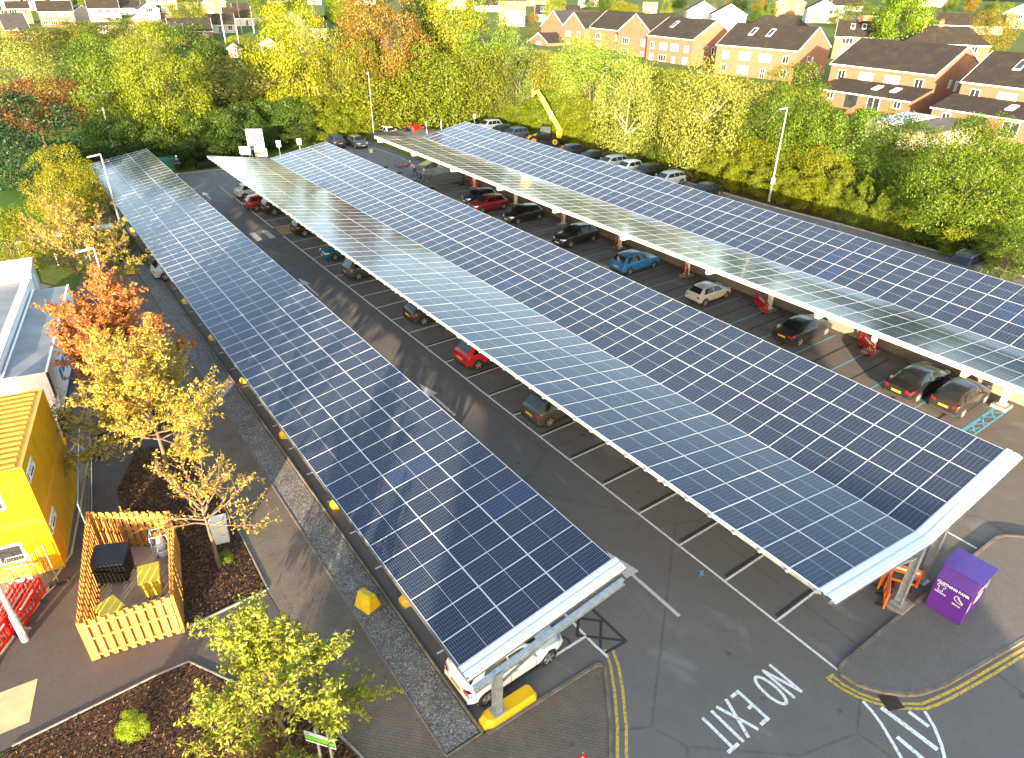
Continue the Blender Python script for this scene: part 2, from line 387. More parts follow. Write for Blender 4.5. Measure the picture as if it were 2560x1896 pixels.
# left side: gravel strip, block paving, path, beds
sheet('gravel_strip',[(-12.58,2.7),(-11.38,2.7),(-11.38,50),(-11.9,53),(-12.5,52),(-12.6,30)],.03,GRAVEL)
PVZ=.018
sheet('block_paving',[(-12.62,-1),(-12.62,52),(-11.4,55),(-11.4,82),(-14.2,82),(-14.2,58),(-17.0,49),(-15.3,44),(-14.8,17.7),(-14.92,12.2),(-14.7,8),(-15.1,5),(-14,-1)],PVZ,PAVE)
sheet('front_block_paving',[(-14,-1),(-12.62,-1),(-12.62,2.62),(-11.2,2.55),(-6.75,2.42),(-6.5,2.3),(-6.75,1.95),(-7.05,1.55),(-7.88,.48),(-8.57,-.26),(-10,-2),(-12,-4),(-14,-4)],.022,PAVE)
sheet('footpath',[(-26,15),(-23.5,14.6),(-22.05,16.6),(-20.82,18.7),(-20.1,22),(-19.2,26),(-18.3,32),(-17,42),(-17,49),(-15.3,44),(-14.9,30),(-14.85,17.75),(-17.0,17.6),(-18.0,12.2),(-14.95,12.3),(-14.7,8),(-15.1,5.6),(-18.18,10.7),(-19.22,10.75),(-23.37,10.6),(-30,10.2)],.014,ASPHD)
sheet('yard_surface',[(-40,14),(-26,15),(-23.5,14.6),(-22.05,16.6),(-20.82,18.7),(-20.1,22),(-19.2,26),(-18.3,32),(-17,42),(-17,49),(-19,52),(-40,52)],.010,ASPHL)
bed1=[(-18.02,12.2),(-14.98,12.3),(-14.85,17.7),(-15.0,20.5),(-14.9,24),(-17.2,25),(-18.6,22),(-18.6,19.2),(-17.1,17.2)]
bed2=[(-24,10.3),(-23.37,10.5),(-19.22,10.62),(-18.18,10.55),(-15.15,5.4),(-14.85,4.2),(-14.1,-1),(-20,-1),(-26,4),(-26,9.5)]
bed3=[(-18,26),(-15,25.5),(-15,34),(-17.2,36)]
for b in (bed1,bed2,bed3): sheet('bark_bed',b,.03,MULCH)
# thin concrete edging of the beds
def edging(name,pts,w,z0,z1,mat,closed=False):
    m=MB()
    q=pts+[pts[0]] if closed else pts
    for a,b in zip(q[:-1],q[1:]):
        d=(Vector(b)-Vector(a)); d.normalize(); 
        m.bar((a[0]-d.x*.0,a[1],(z0+z1)/2),(b[0]+d.x*.0,b[1],(z0+z1)/2),w,z1-z0)
    return struct(m.build(name,[mat],bevel=.008))
edging('bed_edging',[(-18.02,12.16),(-14.95,12.26)],.06,0,.09,CONC)
edging('bed_edging',[(-14.87,12.3),(-14.78,17.75),(-14.95,20.5)],.06,0,.06,CONC)
edging('bed_edging',[(-23.37,10.58),(-19.22,10.7),(-18.18,10.63),(-15.1,5.5),(-14.75,4.2),(-14.0,-1)],.06,0,.06,CONC)
edging('path_kerb',[(-26,14.9),(-23.45,14.66),(-22.05,16.66),(-20.8,18.75),(-20.04,22),(-19.15,26),(-18.25,32)],.07,0,.07,plain('yellowed_kerb',(.42,.34,.2),.8,0,.3,2))
edging('gravel_edging',[(-11.3,2.62),(-11.3,52)],.08,0,.11,EDGE); edging('gravel_edging',[(-12.62,2.66),(-12.62,52)],.06,0,.05,EDGE); edging('gravel_edging',[(-12.62,2.62),(-11.3,2.62)],.06,0,.06,EDGE)
edging('kerb',[(-11.2,2.5),(-6.7,2.42),(-6.48,2.25),(-6.7,1.95),(-7.0,1.55),(-7.83,.48),(-8.5,-.26),(-9.9,-2),(-12,-4.2)],.12,0,.07,EDGE)
edging('hedge_kerb',[(42.35,-20),(42.6,16),(42.45,24),(41.85,31),(41.8,37),(41.8,66),(40.6,80)],.14,.95,1.10,CONC)
edging('far_kerb',[(-11.2,82.2),(-2.4,80.5),(3.1,79.8),(6.9,81.4),(12,82.2)],.14,0,.11,CONC)
sheet('concrete_pad',[(-20.8,12.75),(-18.05,12.2),(-17.2,16.75),(-19.7,18.45)],.034,plain('pad_concrete',(.36,.29,.21),.85,0,.2,1.2))
sheet('tactile_paving',[(-22.5,12.86),(-22.87,11.21),(-24.5,11.3),(-24.5,13.05)],.02,plain('buff_paving',(.50,.38,.20),.85,0,.15,2))
m=MB()
for k in range(7): m.box(-24.4+.4*k-.0,-24.388+.4*k,11.1,13.0,.020,.0225)
# island with the clothing bank
def arc(pts,n=4):
    return pts
isl=[(11.43,-2.7),(5,-2.55),(.30,-2.5),(.05,-2.56),(-.06,-2.75),(.0,-3.2),(.18,-3.55),(.42,-3.88),(.95,-4.39),(1.45,-4.68),(2.37,-4.96),(4,-5.25),(6.72,-5.7),(10,-6.4),(14,-8.6),(14.2,-6),(13.2,-4.4),(12.4,-3.3),(11.9,-2.85)]
slab('island_pavement',isl,0,.12,ASPHL)
edging('island_kerb',[ (p[0],p[1]) for p in isl],.13,0,.128,EDGE,True)
# buff crossing ramp
sheet('dropped_crossing',[(.12,54.95),(1.9,55.2),(1.9,52.9),(-.04,52.7)],.006,plain('buff_tactile',(.33,.24,.13),.85,0,.2,3))
# ---------------------------------------------------------------- painted markings
MK={}
_sz={}
def stroke(name,pts,w,mat,z=.005):
    k=(name,mat.name); _sz[k]=_sz.get(k,0)+1; z+=.0004*(_sz[k]%7)
    m=MK.setdefault((name,mat.name),(MB(),mat))[0]
    P=[Vector((p[0],p[1])) for p in pts]; L=[];Rr=[]
    for i,p in enumerate(P):
        d=(P[min(i+1,len(P)-1)]-P[max(i-1,0)]).normalized(); n=Vector((-d.y,d.x))*(w/2)
        L.append(p+n);Rr.append(p-n)
    for i in range(len(P)-1):
        m.face([(*Rr[i],z),(*Rr[i+1],z),(*L[i+1],z),(*L[i],z)])
def px(o,pts,k=2.5814,z=0): return [G(o[0]+a/k,o[1]+b/k,z) for a,b in pts]
Y0=.0
stroke('bay_line',[(.02,-2.6),(.0,52.5)],.10,MWHITE); stroke('bay_line',[(.0,55.1),(.0,66.8)],.10,MWHITE)
for k in range(0,28):
    if k in (22,): continue
    stroke('bay_line',[(.05,2.4*k),(4.85,2.4*k+.02)],.09,MWHITE,.009)
stroke('bay_line',[(10.2,-2.5),(10.2,66)],.1,MWHITE)
for k in range(0,27): stroke('bay_line',[(5.3,2.4*k),(10.15,2.4*k)],.09,MWHITE,.009)
for k in range(-2,25): stroke('blue_bay_line',[(18.6,7.28+2.57*k),(23.4,7.32+2.57*k)],.10,MBLUE)
for k in range(-16,18): stroke('blue_bay_line',[(36.2,35.96-2.53*k),(41.0,35.96-2.53*k)],.10,MBLUE,.992)
# blackened older lines beside the white separators
for k in range(0,12):
    stroke('old_line',[(.25,2.4*k+.16),(2.0,2.4*k+.17),(4.8,2.4*k+.15)],.16,MOLD,.005)
for k in range(-2,16): stroke('old_line',[(18.6,8.55+2.57*k),(23.2,8.6+2.57*k)],.13,MOLD,.005)
# bays under the left canopy
stroke('bay_line',[(-6.2,3.0),(-6.05,80)],.10,MWHITE); stroke('bay_line',[(-10.9,3.55),(-6.2,3.55)],.10,MWHITE,.009); stroke('bay_line',[(-6.2,3.05),(-6.15,2.45)],.1,MWHITE)
for k in range(1,31): stroke('bay_line',[(-11,3.55+2.45*k),(-6.2,3.55+2.45*k)],.09,MWHITE,.009)
# blacked-out hatching and wheelchair ring in front of the left canopy
o8=(850,1256)
for a in ([(1490,740),(1700,770)],[(1600,665),(1850,900)],[(1530,860),(1850,895)],[(1545,690),(1530,870)],[(1685,760),(1680,970)],[(1850,895),(1700,980)]):
    stroke('old_line',px(o8,a),.11,MOLD,.006)
c=G(850+1430/2.5814,1256+915/2.5814)
stroke('old_line',[(c.x+.3*math.cos(t*.35),c.y+.3*math.sin(t*.35)) for t in range(19)],.09,MOLD,.006)
# arrows
def arrow(x,y,L=4.1,hw=.36,hl=1.6,mat=MWORN,turn=0):
    stroke('road_arrow',[(x,y),(x,y+L-hl)],.15,mat)
    m=MK[('road_arrow',mat.name)][0]; m.face([(x-hw,y+L-hl,.005),(x+hw,y+L-hl,.005),(x+.03,y+L,.005)])
arrow(-2.74,2.24); arrow(-2.55,18.6); arrow(-2.5,38); arrow(-2.2,68,3.4)
for x0 in (-2.36,-1.2):
    stroke('crossing_bar',[(x0+.25,52.4),(x0+.25,54.9)],.52,MWORN)
# double yellow lines
dy=[(-6.02,2.75),(-6.3,2.15),(-6.8,1.42),(-7.65,.34),(-8.33,-.38),(-9.8,-2.2),(-12,-4.6)]
stroke('yellow_line',dy,.10,MYEL); stroke('yellow_line',[(p[0]+.22,p[1]-.17) for p in dy],.10,MYEL)
o9=(1700,1256)
d1=px(o9,[(985,1120),(1050,1175),(1150,1230),(1250,1268),(1400,1300),(1560,1302),(1640,1270),(1800,1195),(2000,1075),(2220,945),(2600,730)])
d2=px(o9,[(955,1140),(1030,1195),(1140,1255),(1250,1295),(1400,1330),(1580,1335),(1680,1300),(1830,1220),(2030,1105),(2220,985),(2600,775)])
stroke('yellow_line',d1,.10,MYEL); stroke('yellow_line',d2,.10,MYEL); stroke('yellow_line',px(o9,[(948,1143),(992,1113)]),.12,MYEL,.009)
stroke('yellow_line',px(o9,[(2050,235),(2100,262),(2160,310),(2230,370)]),.09,MYEL); stroke('yellow_line',px(o9,[(2075,222),(2130,245),(2200,295),(2260,345)]),.09,MYEL)
# white hatched wedge
for a,w in (([(1180,1285),(1240,1350),(1295,1425),(1370,1550),(1440,1670),(1500,1800)],.11),([(1580,1350),(1640,1450),(1685,1560),(1705,1640),(1715,1760)],.11),([(1297,1325),(1480,1460),(1662,1598)],.17),([(1475,1352),(1605,1448)],.14),([(1400,1515),(1490,1590),(1640,1720)],.15)):
    stroke('hatched_marking',px(o9,a),w,MWHITE,.006)
# yellow disabled-bay hatch at far end, hatch on the blue bays, blue valve mark
for a in ([(1420,1205),(1500,1275)],[(1495,1270),(1575,1240)],[(1540,1285),(1650,1265)],[(1500,1275),(1600,1235)],[(1545,1235),(1590,1265)]):
    stroke('yellow_hatch',[G(p[0]/2.5814,p[1]/2.5814) for p in a],.10,MYELD,.006)
o6=(1700,620)
for a in ([(1830,1185),(2040,1030)],[(1900,1205),(2150,1025)],[(1870,1180),(1935,1160)],[(1890,1140),(1990,1130)],[(1950,1095),(2040,1090)],[(2000,1060),(2090,1065)],[(1900,1190),(1890,1140)],[(1960,1150),(1950,1095)],[(2030,1105),(2010,1060)]):
    stroke('blue_hatch',px(o6,a),.11,MBLUE,.007)
for a in ([(150,440),(130,480)],[(130,445),(155,475)]): stroke('blue_mark',px(o9,a),.06,MBLUE,.006)
for a in ([(450,1240),(545,1300)],[(540,1200),(450,1320)]): stroke('yellow_cross',px((0,620),a),.1,MYELD,.02)
# NO EXIT painted to be read from the far side
def glyph(ch,x0,x1):
    yb,yt=-1.02,-2.32; w=.115
    X=lambda u:x0+(x1-x0)*u; Y=lambda v:yb+(yt-yb)*v
    s=lambda *p:stroke('no_exit_lettering',[(X(u),Y(v)) for u,v in p],w,MWHITE,.006)
    if ch=='N': s((.12,0),(.12,1)); s((.12,1),(.88,0)); s((.88,0),(.88,1))
    if ch=='O': s(*[(.5+.42*math.cos(t*math.pi/12),.5+.46*math.sin(t*math.pi/12)) for t in range(25)])
    if ch=='E': s((.12,0),(.12,1)); s((.0,.955),(.92,.955)); s((.2,.5),(.62,.5)); s((.0,.045),(.92,.045))
    if ch=='X': s((0,0),(1,1)); s((1,0),(0,1))
    if ch=='I': s((.5,0),(.5,1))
    if ch=='T': s((.5,0),(.5,1)); s((0,.955),(1,.955))
for ch,a,b in (('N',-1.68,-2.20),('O',-2.27,-2.84),('E',-3.44,-3.90),('X',-4.05,-4.53),('I',-4.71,-4.84),('T',-4.95,-5.46)): glyph(ch,a,b)
for (nm,_),(m,mat) in MK.items(): struct(m.build(nm,mat))
# drain grate
t=tag(MB().build('drain_grate',plain('cast_iron',(.05,.03,.022),.6)),'rusty cast iron road drain grate by the island kerb','drain grate')
m=MB(); p=G(1700+1362/2.5814,1256+1290/2.5814)
m.box(-.3,.3,-.28,.28,-.02,.004)
for k in range(7): m.box(-.25+.08*k,-.21+.08*k,-.25,.25,.004,.016)
m.box(-.3,.3,-.28,-.25,.004,.018); m.box(-.3,.3,.25,.28,.004,.018); m.box(-.3,-.27,-.25,.25,.004,.018); m.box(.27,.3,-.25,.25,.004,.018)
me=m.build('tmp',[MATS['cast_iron']]); t.data=me.data; bpy.data.objects.remove(me); t.location=(p.x,p.y,.006); t.rotation_euler=(0,0,R(-25))
# bark chips scattered on the beds
def inpoly(x,y,P):
    c=False;j=len(P)-1
    for i in range(len(P)):
        if (P[i][1]>y)!=(P[j][1]>y) and x<(P[j][0]-P[i][0])*(y-P[i][1])/(P[j][1]-P[i][1])+P[i][0]: c=not c
        j=i
    return c
m=MB()
for b,n in ((bed1,9000),(bed2,13000)):
    xa,xb=min(p[0] for p in b),max(p[0] for p in b); ya,yb=min(p[1] for p in b),max(p[1] for p in b); k=0
    while k<n:
        x,y=rnd.uniform(xa,xb),rnd.uniform(ya,yb)
        if not inpoly(x,y,b): continue
        k+=1; a=rnd.uniform(0,math.pi); l=rnd.uniform(.025,.06); w=rnd.uniform(.010,.022); z=.035+rnd.uniform(0,.03); tz=rnd.uniform(-.02,.02)
        ca,sa=math.cos(a),math.sin(a)
        m.face([(x-ca*l+sa*w,y-sa*l-ca*w,z-tz),(x+ca*l+sa*w,y+sa*l-ca*w,z+tz),(x+ca*l-sa*w,y+sa*l+ca*w,z+tz),(x-ca*l-sa*w,y-sa*l+ca*w,z-tz)])
struct(m.build('bark_chips',CHIP),'stuff')
# fallen leaves on the paving and gutters
m=MB()
for k in range(1500):
    x=-14.8+abs(rnd.gauss(0,1.6)) if k%3 else rnd.uniform(-12.5,-11.3); y=rnd.uniform(3,48)
    if x>-11.4: continue
    a=rnd.uniform(0,6.3); s=rnd.uniform(.02,.045); c_,s_=math.cos(a)*s,math.sin(a)*s
    m.face([(x-c_,y-s_,.045),(x+s_*.6,y-c_*.6,.05),(x+c_,y+s_,.048),(x-s_*.6,y+c_*.6,.046)])
struct(m.build('fallen_leaves',plain('dry_leaf',(.25,.11,.03),.8,0,.4,20)),'stuff')
# retaining wall between the two levels
m=MB(); m.box(24.15,24.42,-30,62,0,1.02); w=m.build('retaining_wall',STONE,bevel=.01)
tag(w,'low grey block retaining wall running behind the bays of the blue-lined row','wall')
m=MB(); m.box(24.10,24.46,-30,62,1.02,1.09); m.build('coping',CONC,w)
# ---------------------------------------------------------------- solar canopies
PL,PW=2.094,1.038
pm=MB()
fr=.012
pm.face([(fr,fr,.0),(PL-fr,fr,.0),(PL-fr,PW-fr,.0),(fr,PW-fr,.0)],0,[(0,0),(1,0),(1,1),(0,1)])
for a in ((0,PL,0,fr),(0,PL,PW-fr,PW),(0,fr,fr,PW-fr),(PL-fr,PL,fr,PW-fr)): pm.box(a[0],a[1],a[2],a[3],-.035,.004,1)
pm.box(fr,PL-fr,fr,PW-fr,-.012,-.004,1)
_p=pm.build('solar_panel',[SOLAR,FRAME]); PANEL=_p.data; bpy.data.objects.remove(_p)
def wing(root,P0,P1,y0,pitch,rows,cols,picks,rest,flip):
    # panels laid across from P0(x,z) to P1(x,z); long side across the slope
    dx,dz=P1[0]-P0[0],P1[1]-P0[1]; L=math.hypot(dx,dz); ang=math.atan2(dz,dx); gap=L/cols; sx=(gap-.012)/PL; sy=(pitch-.010)/PW
    for r in range(rows):
        for c in range(cols):
            u=c*gap+.006
            M=Matrix.Translation((P0[0]+dx*u/L,y0+r*pitch+.005,P0[1]+dz*u/L))@Matrix.Rotation(-ang,4,'Y')@Matrix.Rotation(rnd.gauss(0,.0016),4,'X')@Matrix.Rotation(rnd.gauss(0,.0016),4,'Y')@Matrix.Diagonal((sx,sy,1,1))
            if picks(r,c):
                o=bpy.data.objects.new('solar_panel',PANEL); COL.objects.link(o); o.parent=root; o.matrix_local=M
            else:
                b=len(rest.v); rest.v+=[tuple(M@Vector(p)) for p in pm.v]
                for k,(f,mm) in enumerate(zip(pm.f,pm.m)):
                    rest.f.append(tuple(i+b for i in f)); rest.m.append(mm)
                    if k in pm.uv: rest.uv[len(rest.f)-1]=pm.uv[k]
def beamI(m,p,q,h,w,up=(0,0,1)):
    p=Vector(p);q=Vector(q); m.bar(p,q,.02,h-.04,0,up)
    d=(q-p).normalized(); a=d.cross(Vector(up)).normalized(); u=a.cross(d)
    for s in (-1,1): m.bar(p+u*s*(h/2-.01),q+u*s*(h/2-.01),w,.02,0,up)
def colI(name,root,x,y,z0,z1,mat=GALV,w=.26):
    m=MB(); m.box(x-.01,x+.01,y-w/2+.02,y+w/2-.02,z0,z1); 
    for s in (-1,1): m.box(x-w/2,x+w/2,y+s*w/2-.01*(1+s),y+s*w/2+.01*(1-s),z0,z1)
    m.box(x-.22,x+.22,y-.22,y+.22,z0-.02,z0+.01)
    for a in (-.17,.17):
        for b in (-.17,.17): m.tube((x+a,y+b,z0),(x+a,y+b,z0+.06),.018,n=6)
    return m.build(name,[mat],root)
def trim(root,P0,P1,y,depth,mat=WHITEM,steps=5,sgn=-1,over=.12):
    # ribbed flashing along a canopy end
    dx,dz=P1[0]-P0[0],P1[1]-P0[1]; L=math.hypot(dx,dz); e=Vector((dx/L,0,dz/L)); n=Vector((-dz/L,0,dx/L))
    prof=[(0,.01),(.06,.03),(.32,.02),(.36,-.02),(.44,-.02),(.5,.015),(.78,.0),(.82,-.045),(.90,-.045),(1.0,-.07),(1.0,-.14)]
    a=Vector((P0[0],0,P0[1]))-e*.05; b=Vector((P1[0],0,P1[1]))+e*over; m=MB()
    for (u,h),(u2,h2) in zip(prof[:-1],prof[1:]):
        q=[a+Vector((0,y+sgn*u*depth,0))+n*h, b+Vector((0,y+sgn*u*depth,0))+n*h, b+Vector((0,y+sgn*u2*depth,0))+n*h2, a+Vector((0,y+sgn*u2*depth,0))+n*h2]
        m.face(q if sgn>0 else q[::-1])
        q2=[p-n*.012 for p in q]; m.face(q2[::-1] if sgn>0 else q2)
    return m.build('end_flashing',mat,root)
def edge_bar(root,name,P,y0,y1,w,h,off,mat):
    m=MB(); m.box(P[0]-w/2,P[0]+w/2,y0,y1,P[1]+off-h,P[1]+off); return m.build(name,mat,root)
def lerp2(a,b,t): return (a[0]+(b[0]-a[0])*t,a[1]+(b[1]-a[1])*t)
def purlins(root,P0,P1,y0,y1,n=5,h=.14,stub=0):
    for k in range(n):
        q=lerp2(P0,P1,(k+.45)/n); m=MB(); m.box(q[0]-.035,q[0]+.035,y0,y1,q[1]-.05-h,q[1]-.05); m.build('purlin',GALV,root)
# --- left canopy: single slope
A0,A1=(-11.5,2.37),(-5.28,3.31); AY=3.56
ca=thing('solar_canopy','narrow single-slope solar canopy on the left beside the gravel strip','solar canopy',group='solar canopies over the parking bays')
rest=MB(); wing(ca,A0,A1,AY,1.0455,73,3,lambda r,c:r<33,rest,0); o=rest.build('far_solar_panels',[SOLAR,FRAME],ca); o['kind']='stuff'
trim(ca,A0,A1,AY-.005,.55,steps=5)
purlins(ca,A0,A1,AY-.42,79.9,5)
DRAIL=plain('dark_rail',(.10,.105,.11),.5,.3); edge_bar(ca,'edge_rail',A0,AY-.5,79.9,.05,.16,-.02,DRAIL); edge_bar(ca,'edge_rail',A1,AY-.5,79.9,.05,.16,-.02,GALVD)
ay=[2.62,8.69,15.34,21.91,28.54,35.19,42.1,48.5,54.82,61.4,65.3,71.6,78.2]
AX=-10.6
for k,y in enumerate(ay):
    yy=y+.2 if k==0 else y
    zt=A0[1]+(AX-A0[0])*(A1[1]-A0[1])/(A1[0]-A0[0])-.25
    colI('column',ca,AX,yy,.36,zt)
    m=MB(); beamI(m,(A0[0]+.05,yy,A0[1]-.33),(A1[0]-.15,yy,A1[1]-.33),.26,.16); m.build('rafter',GALV,ca)
    m=MB(); m.bar((AX+.1,yy+.02,1.55),(-8.1,yy+.02,2.52),.07,.07); m.build('brace',GALV,ca)
    m=MB(); x0,x1=(-11.22,-9.15) if k==0 else (-11.02,-9.2); w=.29
    P=[(x0,yy-.14),(x0+.28,yy-w),(x1-.1,yy-w),(x1,yy-w+.1),(x1,yy+w-.1),(x1-.1,yy+w),(x0+.28,yy+w),(x0,yy+.14)]
    i=len(m.v); n=len(P); cx_=sum(p[0] for p in P)/n
    m.v+=[(*p,.0) for p in P]+[(*p,.20) for p in P]+[(cx_+(p[0]-cx_)*.93+(.10 if p[0]<-10.99 else 0),yy+(p[1]-yy)*.78,.33) for p in P]
    m.f+=[(a+s*n,(a+1)%n+s*n,(a+1)%n+(s+1)*n,a+(s+1)*n) for s in (0,1) for a in range(n)]+[tuple(2*n+a for a in range(n))]; m.m+=[0]*(2*n+1); o=m.build('base_block',YEL,ca,bevel=.015)
# --- middle canopy: two wings falling to a valley
def vee(label,L,V,Rr,y0,pitch,rows,cx,cy,npk,gutter_mat,end,colx2=None,group='solar canopies over the parking bays',edge=GALV,fl=.62):
    c=thing('solar_canopy',label,'solar canopy',group=group); y1=y0+pitch*rows
    rest=MB(); wing(c,L,V,y0,pitch,rows,3,lambda r,k:npk[0]<=r<npk[1],rest,0); wing(c,V,Rr,y0,pitch,rows,3,lambda r,k:npk[0]<=r<npk[1],rest,0)
    o=rest.build('far_solar_panels',[SOLAR,FRAME],c); o['kind']='stuff'
    if end:
        trim(c,L,V,y0-.005,fl,over=.0); trim(c,V,Rr,y0-.005,fl,over=.1)
    purlins(c,L,V,y0-.45,y1+.1); purlins(c,V,Rr,y0-.45,y1+.1)
    edge_bar(c,'edge_rail',L,y0-.1,y1,.06,.14 if edge is GALV else .24,-.02,edge); edge_bar(c,'edge_rail',Rr,y0-.1,y1,.06,.14,-.02,edge)
    m=MB(); m.box(V[0]-.12,V[0]+.12,y0-.1,y1,V[1]-.2,V[1]-.06); m.build('valley_gutter',GALV,c)
    for k,y in enumerate(cy):
        f=lambda x:(V[1]+(L[1]-V[1])*(V[0]-x)/(V[0]-L[0])) if x<V[0] else (V[1]+(Rr[1]-V[1])*(x-V[0])/(Rr[0]-V[0]))
        colI('column',c,cx,y,.22,f(cx)-.3,edge if edge is CREAMM else GALV)
        m=MB(); m.box(cx-.45,cx+.45,y-.4,y+.4,0,.2); m.build('footing',CONC,c,bevel=.02)
        m=MB(); beamI(m,(L[0]+.25,y,L[1]-.36),(V[0],y,V[1]-.36),.28,.16); m.build('rafter',GALV,c)
        m=MB(); beamI(m,(V[0],y,V[1]-.36),(Rr[0]-.25,y,Rr[1]-.36),.28,.16); m.build('rafter',GALV,c)
        xl=cx-2.6; m=MB(); m.bar((cx,y,f(cx)-1.1),(xl,y,f(xl)-.52),.09,.09); m.build('brace',GALV,c)
        if colx2:
            colI('column',c,colx2,y+.1,.1,f(colx2)-.3); xr=colx2+2.6; m=MB(); m.bar((colx2,y+.1,f(colx2)-1.5),(xr,y+.1,f(xr)-.5),.09,.09); m.build('brace',GALV,c)
        if edge is CREAMM:
            m=MB(); m.box(L[0]-.05,L[0]+.75,y-.12,y+.12,L[1]-.55,L[1]-.24); m.build('bracket',edge,c)
    return c
BL,BV,BR=(-1.93,4.6),(4.3,3.6),(10.56,4.6)
cb=vee('wide butterfly solar canopy in the middle, ending beside the purple clothing bank',BL,BV,BR,-1.86,1.04,66,4.46,[-2.2+7.2*k for k in range(10)],(0,16),WHITEM,True,6.4)
for k in range(66):
    pass
m=MB()
for k in range(66): m.box(BL[0]-.14,BL[0]-.02,-1.86+1.04*k-.045,-1.86+1.04*k+.045,BL[1]-.11,BL[1]-.04)
m.build('purlin_ends',GALV,cb)
CL,CV,CRr=(15.5,5.0),(21.45,4.2),(27.4,5.38)
cc=vee('butterfly solar canopy on the right with an edge coloured sunlit cream, nearest the hedge',CL,CV,CRr,-6.0,1.0427,68,23.0,[2.0+7.75*k for k in range(9)],(7,23),CREAMM,False,None,edge=CREAMM)
# ---------------------------------------------------------------- cars
# profile: (t along the length from the tail 0..1, roof/bonnet height, half width factor of the top, plan factor)
STY={
 'hatch':dict(L=4.05,W=1.76,belt=.93,wb=(.17,.80),wr=.315,prof=[(0,.62,.80,.80),(.015,.88,.80,.86),(.05,1.0,.76,.93),(.15,1.40,.64,.98),(.32,1.47,.66,1),(.50,1.46,.66,1),(.575,1.40,.65,1),(.745,1.0,.80,1),(.90,.86,.80,.95),(.975,.70,.76,.84),(1.0,.50,.72,.76)],win=(.60,.735,.055,.145),side=(.125,.665,.19,.57,(.40,))),
 'suv':dict(L=4.4,W=1.84,belt=1.02,wb=(.175,.80),wr=.345,prof=[(0,.66,.82,.82),(.012,1.0,.82,.88),(.04,1.10,.78,.94),(.12,1.56,.68,.98),(.30,1.64,.69,1),(.50,1.63,.69,1),(.565,1.56,.68,1),(.715,1.12,.82,1),(.90,1.0,.82,.96),(.975,.82,.80,.88),(1.0,.55,.76,.80)],win=(.585,.705,.045,.115),side=(.10,.645,.17,.56,(.27,.44))),
 'saloon':dict(L=4.65,W=1.82,belt=.94,wb=(.19,.80),wr=.325,prof=[(0,.60,.78,.80),(.012,.92,.78,.86),(.06,.99,.76,.93),(.13,1.02,.76,.97),(.27,1.37,.63,1),(.40,1.44,.64,1),(.52,1.43,.64,1),(.58,1.37,.63,1),(.735,.99,.78,1),(.90,.86,.78,.95),(.975,.70,.74,.84),(1.0,.48,.70,.76)],win=(.60,.725,.145,.265),side=(.17,.665,.30,.575,(.415,))),
 'estate':dict(L=4.6,W=1.80,belt=.94,wb=(.18,.80),wr=.325,prof=[(0,.60,.80,.80),(.012,.92,.80,.86),(.03,1.0,.76,.93),(.10,1.38,.66,.98),(.30,1.46,.67,1),(.50,1.45,.66,1),(.575,1.38,.65,1),(.735,.99,.79,1),(.90,.86,.79,.95),(.975,.70,.75,.84),(1.0,.48,.71,.76)],win=(.595,.725,.036,.096),side=(.075,.665,.13,.57,(.25,.42))),
 'van':dict(L=4.9,W=1.9,belt=1.15,wb=(.2,.80),wr=.34,prof=[(0,.7,.86,.90),(.008,1.2,.86,.95),(.02,1.3,.82,.97),(.04,1.88,.78,.99),(.3,1.93,.78,1),(.60,1.92,.78,1),(.665,1.84,.76,1),(.80,1.22,.84,1),(.92,1.08,.84,.97),(.98,.86,.8,.9),(1.0,.55,.78,.84)],win=(.68,.79,.022,.038),side=(.62,.735,.62,.66,())),
}
def car_section(st,t):
    P=st['prof']
    for a,b in zip(P[:-1],P[1:]):
        if a[0]<=t<=b[0]:
            f=(t-a[0])/(b[0]-a[0]); z,wt,pf=[a[k]+(b[k]-a[k])*f for k in (1,2,3)]; break
    w=st['W']/2*pf; belt=min(st['belt']+.03*(1-t),z-.05)
    return z,w*wt,w,belt
def car_side(st,t,s):
    # point on the glasshouse side: s=0 belt, 1 roof edge
    z,wt,w,b=car_section(st,t); return (t*st['L'],w*.965+(wt-w*.965)*s,b+(z-.05-b)*s)
PROTO={}
